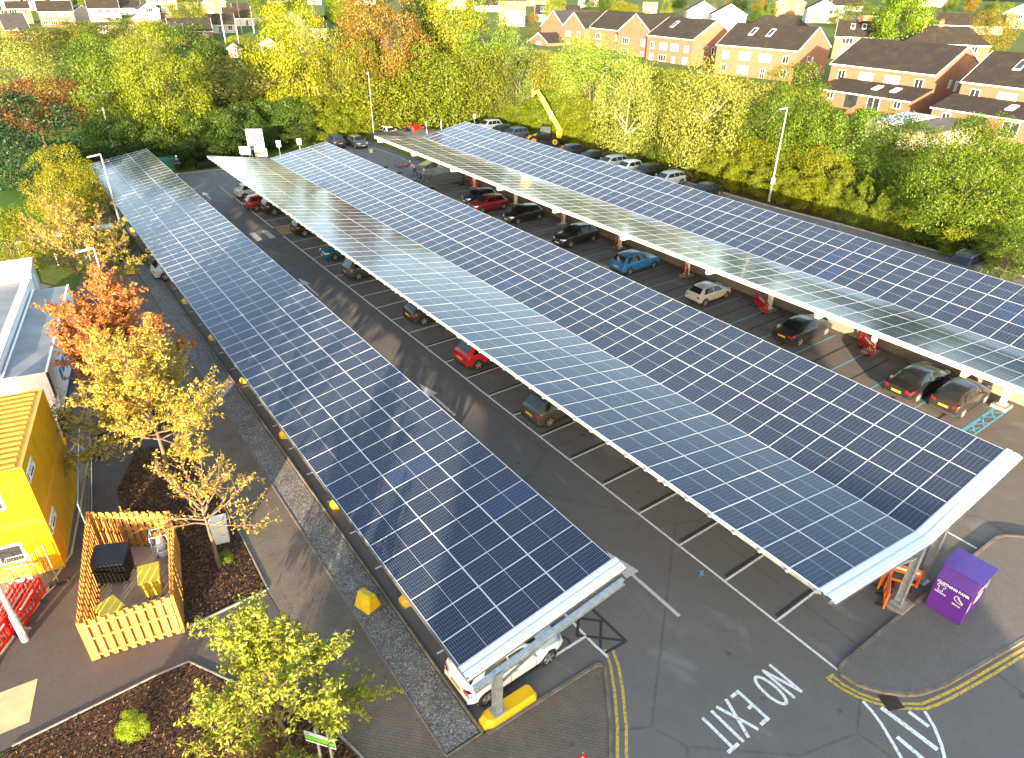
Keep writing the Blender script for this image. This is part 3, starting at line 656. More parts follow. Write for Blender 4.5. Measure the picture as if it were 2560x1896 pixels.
def car_proto(style,rails=False):
    st=STY[style]; L,W=st['L'],st['W']
    root=thing('parked_car','x','car')
    m=MB(); ts=[p[0] for p in st['prof']]; ext=[]
    for a,b in zip(ts[:-1],ts[1:]):
        n=max(1,int((b-a)*L/.22)); ext+=[a+(b-a)*k/n for k in range(n)]
    ext.append(1.0); rows=[]
    for t in ext:
        z,wt,w,b=car_section(st,t); zz=.20+(.10*max(0,(t-.9)/.1) if t>.9 else (.14*max(0,(.1-t)/.1)))
        h=[(0,z),(wt*.55,z-.012),(wt*.93,z-.03),(wt,z-.06),(w*.965,b),(w,b-.07),(w*1.0,min(.62,b-.1)),(w*.985,.38),(w*.95,zz),(w*.6,zz-.02)]
        full=[(t*L,-y,q) for y,q in h[::-1]]+[(t*L,y,q) for y,q in h[1:]]
        rows.append(full)
    n=len(rows[0])
    for r in rows: m.v+=[tuple(p) for p in r]
    for i in range(len(rows)-1):
        for k in range(n):
            m.f.append((i*n+k,i*n+(k+1)%n,(i+1)*n+(k+1)%n,(i+1)*n+k)); m.m.append(1 if k in (0,1,n-2,n-1) else 0)
    m.f.append(tuple(range(n))); m.m.append(0); m.f.append(tuple((len(rows)-1)*n+k for k in range(n-1,-1,-1))); m.m.append(0)
    body=m.build('body',[PAINT,DARKPL],root,smooth=True); body['paint']=1
    e=body.modifiers.new('edge','EDGE_SPLIT'); e.split_angle=R(38)
    off=.007
    # windscreens
    a,b,c,d=st['win']
    def screen(name,t0,t1,k0=.90,k1=.90):
        m=MB(); pts=[]
        for i in range(4):
            t=t0+(t1-t0)*i/3
            z,wt,w,bb=car_section(st,t); row=[(t*L,y,z-(.012 if abs(y)>wt*.5 else 0)-(.0)) for y in (-wt*.92,-wt*.5,0,wt*.5,wt*.92)]
            pts.append(row)
        nx=1 if t0>.4 else -1
        for i in range(3):
            for j in range(4):
                q=[pts[i][j],pts[i+1][j],pts[i+1][j+1],pts[i][j+1]]
                m.face([(x+nx*off*1.6,y,z+off*1.8) for x,y,z in q])
        return m.build(name,GLASS,root,smooth=True)
    screen('windscreen',a,b); screen('rear_window',c,d)
    s0,s1,u0,u1,pil=st['side']
    for sg in (-1,1):
        cuts=[None]+list(pil)+[None]
        for i in range(len(cuts)-1):
            lo0,lo1=(s0,u0) if cuts[i] is None else (cuts[i]+.008,cuts[i]+.010)
            hi0,hi1=(s1,u1) if cuts[i+1] is None else (cuts[i+1]-.008,cuts[i+1]-.006)
            m=MB(); N=4
            for q in range(N):
                f0,f1=q/N,(q+1)/N
                P=[car_side(st,lo0+(hi0-lo0)*f0,.10),car_side(st,lo0+(hi0-lo0)*f1,.10),car_side(st,lo1+(hi1-lo1)*f1,.90),car_side(st,lo1+(hi1-lo1)*f0,.90)]
                P=[(x,sg*(y+off),z+.004) for x,y,z in P]
                m.face(P if sg<0 else P[::-1])
            m.build('side_window',GLASS,root)
        if rails:
            m=MB(); pts=[(t*L,sg*(car_section(st,t)[1]*.93),car_section(st,t)[0]+(.02 if 0<k<5 else -.02)) for k,t in enumerate([u0,u0+.05,.25,.4,u1-.05,u1-.0])]
            m.path(pts,.018,6); m.build('roof_rail',ALLOY,root)
        # arches, sill, door lines
        m=MB(); w=W/2
        for t in st['wb']:
            pf=car_section(st,t)[2]
            m.tube((t*L,sg*(pf-.12),st['wr']+.02),(t*L,sg*(pf+.004),st['wr']+.02),st['wr']+.055,n=20)
        m.box(st['wb'][0]*L+.35,st['wb'][1]*L-.35,sg*w-.02,sg*w+.003,.19,.30)
        m.build('arch_trim',DARKPL,root)
        for t in ([s1-.005]+list(pil)[-1:]+([s0+.05] if len(pil)>1 else [])):
            z,wt,ww,bb=car_section(st,t); m=MB(); m.box(t*L-.006,t*L+.006,sg*ww-.004,sg*ww+.0025,.34,bb-.08); m.build('door_seam',DARKPL,root)
        for t in list(pil)[-1:]+([pil[0]] if len(pil)>1 else []):
            z,wt,ww,bb=car_section(st,t); m=MB(); m.box(t*L+.08,t*L+.24,sg*(ww)-.01,sg*(ww)+.022,bb-.15,bb-.12); m.build('door_handle',DARKPL,root)
        for t in st['wb']:
            pf=car_section(st,t)[2]; r=st['wr']; x=t*L
            m=MB(); m.tube((x,sg*(pf-.20),r),(x,sg*(pf+.012),r),r,n=22); m.tube((x,sg*(pf+.010),r),(x,sg*(pf+.020),r),r*.97,r*.86,22)
            wh=m.build('wheel',RUBBER,root,smooth=False)
            m=MB(); m.tube((x,sg*(pf+.018),r),(x,sg*(pf+.023),r),r*.70,n=18,m=1)
            for k in range(5):
                an=k*2*math.pi/5+.3; dx,dz=math.cos(an),math.sin(an)
                m.bar((x+dx*.03,sg*(pf+.028),r+dz*.03),(x+dx*r*.68,sg*(pf+.028),r+dz*r*.68),.075,.02,0,up=(0,1,0))
            m.tube((x,sg*(pf+.022),r),(x,sg*(pf+.034),r),r*.72,r*.70,18,0,False); m.tube((x,sg*(pf+.022),r),(x,sg*(pf+.04),r),.06,n=10)
            m.build('rim',[ALLOY,DARKPL],wh)
        # lights
        zf=st['belt']*.78
        m=MB(); w1=car_section(st,.985)[2]; w0=car_section(st,.91)[2]
        P=[(.99*L+.0,sg*w1*.60,zf-.07),(.905*L,sg*(w0*1.0+.006),zf-.03),(.905*L,sg*(w0*1.0+.004),zf+.07),(.983*L,sg*w1*.60,zf+.05)]
        xo=.028; q=[(.995*L+.02,sg*w1*.52,zf-.06),(.975*L+.02,sg*(w1*.98+.01),zf-.06),(.915*L,sg*(w0+.012),zf+.0),(.915*L,sg*(w0+.006),zf+.075),(.965*L+.02,sg*(w1*.96),zf+.075),(.985*L+.02,sg*w1*.52,zf+.045)]
        m.face(q if sg>0 else q[::-1]); m.build('headlight',LAMPW,root)
        zr=st['belt']*.86; w1=car_section(st,.012)[2]; w0=car_section(st,.06)[2]
        m=MB(); q=[(-.012,sg*w1*.62,zr-.06),(.004*L,sg*(w1*.99+.01),zr-.09),(.062*L,sg*(w0+.010),zr-.02),(.062*L,sg*(w0+.004),zr+.09),(.006*L,sg*(w1*.96+.01),zr+.10),(-.010,sg*w1*.62,zr+.06)]
        m.face(q[::-1] if sg>0 else q); m.build('tail_light',LAMPR,root)
        z,wt,w,bb=car_section(st,s1-.03)
        m=MB(); xm=(s1-.035)*L; m.hull8([(xm-.05,sg*w*.97,bb+.02),(xm+.09,sg*w*.97,bb+.02),(xm+.07,sg*(w+.19),bb+.04),(xm-.04,sg*(w+.19),bb+.04),(xm-.05,sg*w*.97,bb+.12),(xm+.05,sg*w*.97,bb+.12),(xm+.03,sg*(w+.18),bb+.18),(xm-.04,sg*(w+.18),bb+.18)])
        mo=m.build('wing_mirror',PAINT,root,bevel=.02); mo['paint']=1
    m=MB(); zb=.20; w1=car_section(st,.0)[2]*.95
    m.box(-.018,.10,-w1,w1,.26,.46); m.build('rear_bumper',DARKPL,root,bevel=.03)
    m=MB(); zp=st['belt']*.70; m.box(-.030,-.010,-.27,.27,zp-.06,zp+.06); m.box(-.0315,-.03,-.22,.22,zp-.028,zp+.028,1); m.build('rear_plate',[PLY,plain('plate_dirty',(.62,.40,.03),.5)],root)
    m=MB(); w1=car_section(st,1.0)[2]; m.box(L-.06,L+.012,-w1*.8,w1*.8,.26,.40); m.box(L-.05,L+.006,-w1*.55,w1*.55,.50,.60); m.build('grille',DARKPL,root,bevel=.02)
    m=MB(); m.box(L+.01,L+.026,-.26,.26,.41,.51); m.build('front_plate',PLW,root)
    return root
LASTCAR={}
def car(style,x,y,heading,color,label,group,z=0,rails=False,scale=1,name='parked_car'):
    """x,y is the tail centre on the ground, heading degrees of the nose"""
    key=(style,rails)
    if key not in PROTO:
        r=car_proto(style,rails); PROTO[key]=r; r.location=(x,y,z); r.rotation_euler=(0,0,R(heading)); r['label']=label; r['group']=group
        for c in kids(r):
            if c.get('paint'): c.color=(*color,1)
        r2=r
        _kc[r.name]=[(c,kids(c)) for c in kids(r)]
    else: r2=dup(PROTO[key],(x,y,z),R(heading),label,group,(*color,1))
    r2.name=name; 
    if r2 is PROTO[key] : _kc[r2.name]=[(c,kids(c)) for c in kids(r2)]
    r2.scale=(scale,)*3
    return r2
def carw(style,px_,py_,color,label,group,z=0,nose=1,axle='r',rails=False,scale=1.0,name='parked_car',dx=0,dy=0):
    """placed from the ground contact of its near wheel (the side facing -y)"""
    st=STY[style]; p=G(px_,py_,z); xw=st['wb'][0 if axle=='r' else 1]*st['L']*scale; w=st['W']/2*scale*.97
    a=rnd.uniform(-1.6,1.6)
    if nose>0: return car(style,p.x-xw+dx,p.y+w+dy,a,color,label,group,z,rails,scale,name)
    return car(style,p.x+xw+dx,p.y+w+dy,180+a,color,label,group,z,rails,scale,name)
BK=(.010,.010,.011);GR=(.05,.055,.058);DG=(.028,.03,.033);RD=(.42,.008,.018);MR=(.22,.008,.016);SV=(.42,.44,.45);WH=(.75,.75,.73);BL_=(.015,.16,.42);TE=(.004,.10,.14);NV=(.012,.02,.05);SG=(.16,.18,.19)
gB='cars parked along the white-lined bays'; gC='cars parked along the blue-lined bays'; gH='cars parked along the hedge'; gF='cars parked at the far end'
carw('suv',1330+44,1069,GR,'grey compact SUV, nearest car poking out from under the middle canopy',gB,scale=.95)
carw('suv',1196,925.6,RD,'bright red crossover with dark wheel arches poking out from under the middle canopy',gB,scale=.98)
carw('hatch',1060.5,815,DG,'dark grey hatchback with large red tail lights beside a dry patch in its bay',gB,scale=1.05)
carw('suv',898,702,GR,'grey SUV with black wheels parked next to the teal hatchback',gB,scale=.95)
carw('hatch',838.6,653,TE,'teal hatchback reversed in with its headlights facing the road',gB,nose=-1,axle='f',scale=.97)
carw('suv',763,593,BK,'black SUV in the bay by the buff dropped crossing',gB,scale=.95)
carw('suv',687.5,540,BK,'large black off-roader parked beside the dark red estate',gB,scale=1.05)
carw('estate',643.5,529,(.33,.012,.018),'dark red estate car poking far out of its bay',gB)
carw('hatch',615,500,SV,'silver hatchback in the bay with yellow disabled markings',gB)
carw('suv',2403,1046,(.018,.016,.014),'black hatchback tinted sunlit brown parked beside the blue hatched strip',gC,scale=.93)  # black paint; the brown of the sunlight is put into its colour
carw('saloon',2290.8,1007,BK,'black coupe saloon reflecting trees in its roof, second from the blue hatching',gC)
carw('saloon',1998,866,(.014,.016,.02),'black liftback saloon parked before the sunlit patch of asphalt',gC,scale=.98)
carw('hatch',1762,766.4,SV,'small silver city car under the canopy edge coloured sunlit cream',gC,scale=.9)
carw('suv',1574.4,689.7,BL_,'vivid blue crossover with black wheel arches',gC,scale=.96)
carw('suv',1425,620,(.012,.014,.02),'black crossover reversed in with white number plate showing',gC,nose=-1,axle='f',scale=.97)
carw('hatch',1295.5,561.7,BK,'black hatchback facing the road between red car and red barrier',gC,nose=-1,axle='f')
carw('hatch',1208,534.6,MR,'dark red hatchback facing the road beside the small dark blue car',gC,nose=-1,axle='f')
carw('hatch',1186,514,(.012,.03,.09),'small dark blue hatchback half hidden behind the dark red one',gC,nose=-1,axle='f',scale=.93)
# under the left canopy
car('hatch',-11.3,4.2,1.5,(.78,.79,.79),'white hatchback parked under the near end of the left canopy','cars under the left canopy',scale=1.0)
car('hatch',-11.75,48.0,2,SV,'silver hatchback tail sticking out under the left edge of the left canopy','cars under the left canopy')
# along the hedge, on the upper level
for st,x,y,c,l,rl,sc in (('suv',36.6,12.1,(.02,.028,.05),'dark blue SUV with silver roof rails alone near the big leafy tree',True,1),
  ('saloon',36.8,37.7,(.014,.015,.018),'black saloon at the near end of the hedge row',False,.97),
  ('estate',36.7,42.9,SV,'silver estate car beside the birch trunk',False,1),
  ('suv',36.8,46.1,BK,'black SUV between the silver estate and the white car',False,1),
  ('hatch',37.0,49.0,(.7,.71,.72),'white hatchback between black and silver cars along hedge',False,1),
  ('estate',36.7,51.8,(.45,.47,.49),'pale silver estate under the twin birches',False,1),
  ('saloon',36.8,55.3,BK,'black saloon between the pale silver estate and the dark grey car',False,1),
  ('hatch',36.9,59.2,(.03,.034,.04),'dark grey hatchback nearest the yellow telehandler',False,1),
  ('suv',36.6,71.0,(.10,.12,.14),'grey SUV parked just behind the telehandler',True,1),
  ('hatch',36.8,74.1,(.016,.03,.03),'dark green hatchback between grey SUV and white SUV',False,1),
  ('suv',36.8,77.6,WH,'white SUV at the far end of the hedge row',False,1)):
    car(st,x+STY[st]['L']*sc,y,180+rnd.uniform(-1.5,1.5),c,l,gH,.99,rl,sc)
# row at the far end, tails or noses towards us
for st,px_,py_,h,c,l in (('suv',853,373,90,NV,'navy SUV showing its yellow rear plate at the far end'),('hatch',910,373,270,(.10,.105,.10),'grey green hatchback facing us at the far end of the lot'),
  ('hatch',990,349,270,WH,'small white car in the far row against the hedge'),('hatch',1036,350,270,(.014,.02,.02),'dark hatchback between white car and red pickup in far row')):
    p=G(px_,py_,0); L=STY[st]['L']
    car(st,p.x,p.y+(0 if h==90 else L),h,c,l,gF)
p=G(1066,346,0); car('van',p.x-2.0,p.y+1.4,35,(.5,.012,.012),'bright red van parked askew in the far row','vehicles at the far end',scale=.85,name='parked_van')
# ---------------------------------------------------------------- street furniture and site equipment
def lamp(x,y,z,h,label,head=-1,ang=0,r=.095,box=False,hl=.75):
    t=thing('street_lamp',label,'street lamp',(x,y,z),R(ang),'street lamps')
    m=MB(); m.tube((0,0,0),(0,0,1.3),r*1.35,n=12); m.tube((0,0,1.3),(0,0,1.36),r*1.35,r,12); m.tube((0,0,1.36),(0,0,h),r,r*.55,12); m.build('pole',GALV,t,smooth=False)
    m=MB(); s=head; m.hull8([(0,-.10,h-.02),(s*hl,-.13,h-.16),(s*hl,.13,h-.16),(0,.10,h-.02),(0,-.10,h+.07),(s*hl,-.12,h-.10),(s*hl,.12,h-.10),(0,.10,h+.07)] if s>0 else [(s*hl,-.13,h-.16),(0,-.10,h-.02),(0,.10,h-.02),(s*hl,.13,h-.16),(s*hl,-.12,h-.10),(0,-.10,h+.07),(0,.10,h+.07),(s*hl,.12,h-.10)])
    m.build('lamp_head',CREAMM,t,bevel=.02)
    m=MB(); m.box(-.06,.06,-r*1.35-.012,-r*1.2,.4,.8); m.build('access_door',GALVD,t)
    if box: m=MB(); m.box(-.2,.2,-.28,-.06,.5,1.3); m.build('meter_box',WHITEM,t,bevel=.02)
    return t
lamp(-12.11,56.8,0,7.8,'tall lamp post crossing in front of the far end of the left canopy',-1,-14,hl=1.0)
lamp(-15.6,38.6,0,6.1,'tall lamp post rising behind the orange tree beside the white building',-1,-14,hl=1.0)
lamp(-22.7,14.9,0,7.5,'grey lamp post at the left edge beside the red barriers',-1,20)
def at_x(px_,py_,x):
    d=CF+CR*((px_-CW/2)/FPX)-CU*((py_-CH/2)/FPX); return CAM+d*((x-CAM.x)/d.x)
p=at_x(1932.4,457,43.2); q=at_x(1967,271,43.2); lamp(43.2,(p.y+q.y)/2,.98,q.z-.98,'lamp post in front of the right hedge with flat dark head and white box',-1,-60,hl=.7)
t=tag(MB().box(-.16,.16,-.16,.16,0,.62).build('meter_box',WHITEM,None,bevel=.02),'small white box fixed to the hedge lamp post','box'); t.location=(43.0,(p.y+q.y)/2-.2,p.z-.1)
p=at_x(935,343,24.6); lamp(p.x,p.y,0,8.9,'slim white lamp post at the far end beside the grey green car',-1,0,.06,hl=.25)
p=G(1508,300,1); lamp(p.x,p.y,1,7.5,'grey lamp post sticking out above the trees in front of the brick houses',-1,-60,hl=.6)
p=G(291,395,0); t=thing('camera_mast','white camera mast with crossbar behind the far end of left canopy','mast',(p.x,p.y,0))
m=MB(); m.tube((0,0,0),(0,0,5.6),.09,.06,10); m.build('pole',WHITEM,t); m=MB(); m.bar((-.5,0,3.5),(.5,0,3.5),.06,.06); m.build('crossbar',WHITEM,t)
m=MB(); m.tube((0,0,5.6),(0,0,6.0),.12,.10,10); m.build('camera_head',WHITEM,t); m=MB(); m.box(-.28,.28,-.2,.2,0,1.5); m.build('cabinet',WHITEM,t,bevel=.02)
for k,(a,b,hh) in enumerate(((1068,352,2.6),(1105,355,2.8),(1187,330,2.4))):
    p=G(a,b,0 if k<2 else .5); lab=('white marker post behind the red van','tall white marker post to the right of the red van','white post with round top at the far corner of the right canopy')[k]
    t=thing('marker_post',lab,'post',(p.x,p.y,0)); m=MB(); m.tube((0,0,0),(0,0,hh),.07,n=10); m.build('post',WHITEM,t)
    if k==2: m=MB(); m.tube((0,0,hh),(0,0,hh+.6),.24,.2,12); m.build('post_cap',WHITEM,t)
# stacked yellow site cabins
def cabin(z,label,door):
    t=thing('site_cabin',label,'site cabin',(-21.1,18.07,z),R(78.5-90),'yellow site cabins')
    W_,D,H_=4.9,5.98,2.5
    m=MB(); m.box(-W_,0,0,D,.04,H_-.06); m.build('wall',YELC,t,bevel=.015)
    m=MB()
    for x in (-W_-.015,-.105):
        for y in (-.015,D-.105): m.box(x,x+.12,y,y+.12,0,H_)
    for x in (-W_-.012,-.10):
        m.box(x,x+.112,.105,D-.105,H_-.14,H_-.002); m.box(x,x+.112,.105,D-.105,0,.12)
    for y in (-.012,D-.10):
        m.box(-W_+.105,-.105,y,y+.112,H_-.14,H_-.002); m.box(-W_+.105,-.105,y,y+.112,0,.12)
    m.build('corner_frame',YELC,t,bevel=.012)
    m=MB()
    for k in range(15):
        y=.28+k*.385; m.hull8([(-W_+.2,y-.10,H_-.06),(-.22,y-.10,H_-.06),(-.22,y+.10,H_-.06),(-W_+.2,y+.10,H_-.06),(-W_+.24,y-.05,H_+.02),(-.26,y-.05,H_+.02),(-.26,y+.05,H_+.02),(-W_+.24,y+.05,H_+.02)])
    m.build('ribbed_roof',YELC,t)
    m=MB()
    for k in range(1,5): m.box(.001,.007,D*k/5-.012,D*k/5+.012,.13,H_-.15)
    m.build('panel_seam',plain('seam_yellow',(.42,.20,.003),.5),t)
    f=MB(); x0=-1.95 if door else -1.9
    f.box(x0,x0+.95,-.03,-.005,.85,1.75); w=f.build('window',TRIM,t,bevel=.01); m=MB(); m.box(x0+.1,x0+.85,-.035,-.031,.95,1.65); m.build('pane',WGLASS,w); 
    if door:
        m=MB(); m.box(-3.4,-2.45,-.03,-.005,.12,2.15); d=m.build('door',YEL,t,bevel=.01); m=MB(); m.box(-3.32,-3.22,-.07,-.031,1.0,1.1); m.build('handle',GALV,d)
        m=MB(); m.box(-.62,-.57,-.03,-.004,.5,2.1); m.build('vent_slot',plain('slot',(.45,.25,.01)),t)
    else:
        m=MB(); m.box(-.62,-.57,-.02,-.004,1.2,2.1); m.build('vent_slot',plain('slot',(.45,.25,.01)),t)
    m=MB(); m.box(.004,.016,.12,1.35,1.62,2.12); s=m.build('sign_board',WHITEP,t)
    text('sign_lettering','UNIXON',.27,GREENP if False else plain('dark_green',(.03,.22,.12)),s,Matrix.Translation((.018,.34,1.84))@Matrix(((0,0,1,0),(1,0,0,0),(0,1,0,0),(0,0,0,1))),w=.95)
    m=MB(); m.box(.016,.0185,.5,1.15,1.68,1.79); m.box(.016,.0185,.16,.26,1.70,2.04); m.build('sign_band',plain('indigo',(.04,.03,.16)),s)
    return t
def text(name,body,size,mat,parent,M,w=None,th=.002,bold=0):
    cu=bpy.data.curves.new(name,'FONT'); cu.body=body; cu.size=size; cu.extrude=th; cu.offset=bold
    o=bpy.data.objects.new(name,cu); COL.objects.link(o); dg=bpy.context.evaluated_depsgraph_get()
    me=bpy.data.meshes.new_from_object(o.evaluated_get(dg)); bpy.data.objects.remove(o); bpy.data.curves.remove(cu)
    xs_=[v.co.x for v in me.vertices]; s=(w/(max(xs_)-min(xs_))) if w else 1
    me.transform(M@Matrix.Diagonal((s,1,1,1))); me.materials.clear(); me.materials.append(mat)
    q=bpy.data.objects.new(name,me); COL.objects.link(q); q.parent=parent; return q
cabin(0,'lower yellow site cabin with door and window, standing on the yard',True); cabin(2.52,'upper yellow site cabin with ribbed roof stacked on the lower cabin',False)
# white medical unit and flat roofed building
def mbox(name,label,cat,x0,x1,y0,y1,z0,z1,wallm,roofm,rot=0,loc=(0,0,0)):
    t=thing(name,label,cat,loc,rot); m=MB(); m.box(x0,x1,y0,y1,z0,z1); m.build('wall',wallm,t,bevel=.02)
    m=MB(); m.box(x0+.06,x1-.06,y0+.06,y1-.06,z1+.002,z1+.02); m.build('roof',roofm,t); return t
ROT=R(-11.0)
t=mbox('mobile_unit','white mobile treatment unit with grey flat roof and door beside the yellow cabins','mobile unit',-1.95,0,0,12.0,.55,3.35,WHITEP,FELT,ROT,(-19.72,29.05,0))
m=MB(); m.box(-.09,.02,0,12.0,3.35,3.43); m.box(-1.95,-1.86,0,12,3.35,3.43); m.build('roof_rim',WHITEP,t)
m=MB(); m.box(.0,.012,.02,.10,.6,3.35); m.box(-.08,.0,-.012,0,.6,3.35); m.build('corner_strip',BLACK,t)
m=MB(); m.box(-1.05,-.2,-.02,-.002,.75,2.75); d=m.build('door',TRIM,t,bevel=.01); m=MB(); m.box(-.85,-.5,-.03,-.021,1.75,2.45); m.build('pane',plain('frosted_pane',(.5,.52,.5),.3),d); m=MB(); m.tube((-.33,-.022,1.05),(-.33,-.026,1.05),.16,n=20); dd=m.build('blue_notice',plain('cyan_disc',(.02,.30,.5)),d); m=MB(); m.box(-.42,-.24,-.029,-.0265,1.09,1.12); m.box(-.42,-.28,-.029,-.0265,1.03,1.06); m.box(-.40,-.26,-.029,-.0265,.96,.99); m.build('notice_lines',WHITEP,dd)
m=MB(); m.box(-.28,-.19,-.03,-.003,1.42,1.55); m.build('call_box',plain('indigo',(.04,.03,.16)),t)
text('door_lettering','OR',.14,plain('red_lettering',(.6,.03,.04)),t,Matrix.Translation((-.52,-.023,1.25))@Matrix.Rotation(R(90),4,'X'))
m=MB(); m.box(.002,.01,.3,11.7,.6,.95); m.build('indigo_band',plain('indigo',(.04,.03,.16)),t)
m=MB()
for y in (2.2,3.0,3.6,4.4): m.box(.002,.012,y,y+.5,1.7,2.3)
m.build('blurred_lettering',plain('blue_lettering',(.08,.16,.42)),t)
m=MB(); m.box(-1.9,.0,-1.5,-.0,.35,.5); m.build('platform',plain('buff_deck',(.45,.36,.24)),t)
m=MB(); m.box(.02,.06,-1.5,-.1,.35,1.5); m.build('side_screen',BLACK,t)
m=MB(); m.box(-.85,.05,-2.0,-1.5,0,.18); m.box(-.85,.05,-1.75,-1.5,.18,.34); m.build('step',YEL,t)
m=MB()
for k in range(6): m.tube((.08+.0,-.05-.09*k,1.2),(.08,-.05-.09*k,2.0),.015,n=6)
m.path([(.08,-.05,2.0),(.08,-.52,2.0)],.02); m.path([(.08,-.05,1.2),(.08,-.52,1.2)],.02); m.build('handrail',WHITEP,t)
m=MB(); m.box(-4.2,-2.05,0,14.2,0,3.65); t=tag(m.build('flat_roof_building',WHITEP,None,bevel=.02),'white flat-roofed building with wet grey roof at the left edge','building'); t.location=(-19.72,29.3,0); t.rotation_euler=(0,0,ROT)
m=MB(); m.box(-4.0,-2.5,.25,13.9,3.652,3.67); m.build('roof',FELT,t); m=MB(); m.box(-2.5,-2.05,0,14.2,3.652,3.74); m.box(-4.2,-2.5,13.9,14.2,3.652,3.74); m.build('parapet',plain('grey_parapet',(.45,.47,.5),.5,0,.15,2),t)
t=tag(MB().box(-3.9,0,0,3.1,0,4.0).build('white_container',WHITEM,None,bevel=.03),'plain white container behind the flat-roofed building','container'); t.location=(-19.2,42.3,0); t.rotation_euler=(0,0,R(-6))
m=MB(); m.box(-3.95,.05,-.05,3.15,4.0,4.1); m.build('roof',WHITEM,t)
# timber bin enclosure
EC=[Vector((-20.85,12.62,0)),Vector((-18.02,12.08,0)),Vector((-17.12,16.72,0)),Vector((-19.76,18.5,0))]
te=thing('bin_enclosure','orange timber bin enclosure of spaced boards with open top','enclosure',(-19.5,15,0))
for i in range(4):
    a=EC[i]-Vector((-19.5,15,0)); b=EC[(i+1)%4]-Vector((-19.5,15,0)); d=(b-a); L=d.length; d.normalize(); nn=Vector((d.y,-d.x,0)); m=MB(); zt=1.85
    for z in (.22,1.0,1.62): m.bar(a+Vector((0,0,z))+d*.05,b+Vector((0,0,z))-d*.05,.07,.09)
    n=int(L/.145)
    for k in range(n):
        c=a+d*(.08+(L-.16)*(k+.5)/n); s=.05 if k%2==0 else -.05; h=zt+rnd.uniform(-.02,.01)
        m.bar(c+nn*s+Vector((0,0,.04)),c+nn*s+Vector((0,0,h)),.15,.022,0,up=nn)
    m.build('fence_side',WOOD,te)
for c in EC:
    c=c-Vector((-19.5,15,0)); m=MB(); m.box(c.x-.05,c.x+.05,c.y-.05,c.y+.05,0,1.88); m.build('post',WOOD,te)
def bin4(label,loc,rz,w,d,h,mat,name='wheelie_bin',ribs=0,group=None,lid=None):
    t=thing(name,label,'bin',loc,rz,group); lid=lid or mat
    m=MB(); a=.08; m.hull8([(-w/2+a,-d/2+a,.16),(w/2-a,-d/2+a,.16),(w/2-a,d/2-a,.16),(-w/2+a,d/2-a,.16),(-w/2,-d/2,h*.86),(w/2,-d/2,h*.86),(w/2,d/2,h*.86),(-w/2,d/2,h*.86)]); m.build('bin_body',mat,t,bevel=.03)
    if ribs:
        m=MB()
        for k in range(ribs):
            f=(k+.5)/ribs; z=.2+(h*.86-.25)*f; y=-d/2+a*(1-f); x=w/2-a*(1-f); m.box(-x,x,y-.03,y+.01,z-.02,z+.02); m.box(-x-.03,-x+.01,-d/2+a,d/2-a,z-.02,z+.02); m.box(x-.01,x+.03,-d/2+a,d/2-a,z-.02,z+.02)
        m.build('rib',mat,t)
    m=MB(); m.hull8([(-w/2-.03,-d/2-.06,h*.86),(w/2+.03,-d/2-.06,h*.86),(w/2+.03,d/2+.03,h*.86),(-w/2-.03,d/2+.03,h*.86),(-w/2-.02,-d/2-.04,h*.89),(w/2+.02,-d/2-.04,h*.89),(w/2+.01,d/2,h*1.03),(-w/2-.01,d/2,h*1.03)]); l=m.build('lid',lid,t,bevel=.025)
    for x in (-w*.25,w*.25): m=MB(); m.box(x-.05,x+.05,-d/2-.09,-d/2-.03,h*.83,h*.88); m.build('handle',mat,l)
    for x in (-w/2+.1,w/2-.1):
        for y in (-d/2+.12,d/2-.1):
            m=MB(); m.tube((x-.025,y,.085),(x+.025,y,.085),.085,n=14); m.bar((x,y,.085),(x,y,.18),.06,.05); m.build('wheel',plain('grey_wheel',(.2,.2,.2)),t)
    return t
bin4('large black four-wheeled bin with ribbed sides inside the timber enclosure',(-19.48,16.2,.034),R(-25),1.2,1.0,1.35,BLACK,ribs=5,name='refuse_bin')
YB=plain('bin_yellow',(.72,.56,.05),.5,0,.06,2)
bin4('yellow bin with flat lid standing against the right side of enclosure',(-18.45,14.55,.034),R(-12),.72,.8,1.15,YB,name='refuse_bin',group='yellow bins in the enclosure')
bin4('smaller yellow bin with slanted lid at the left front of enclosure',(-19.95,13.75,.034),R(22),.72,.62,1.05,YB,name='refuse_bin',group='yellow bins in the enclosure')
t=thing('cage_trolley','blue-grey cage trolley with a clear bag in the enclosure corner','trolley',(-17.72,16.15,.034),R(-12)); m=MB(); bl=plain('pale_blue_steel',(.25,.38,.5),.4)
for x in (-.3,.3):
    for y in (-.25,.25): m.tube((x,y,.1),(x,y,1.5),.016,n=6)
for z in (.18,.6,1.05,1.48):
    m.path([(-.3,-.25,z),(.3,-.25,z),(.3,.25,z),(-.3,.25,z),(-.3,-.25,z)],.013)
m.build('cage_frame',bl,t); m=MB(); 
for k in range(8):
    a=k*math.pi/4; 
m.tube((0,0,.22),(0,0,.7),.2,.27,12); m.tube((0,0,.7),(0,0,1.2),.27,.12,12); m.build('clear_bag',plain('bag_plastic',(.55,.56,.57),.35,0,.3,9),t,smooth=True)
for x in (-.3,.3): 
    for y in (-.25,.25): m=MB(); m.tube((x-.02,y,.06),(x+.02,y,.06),.06,n=10); m.build('castor',DARKPL,t)
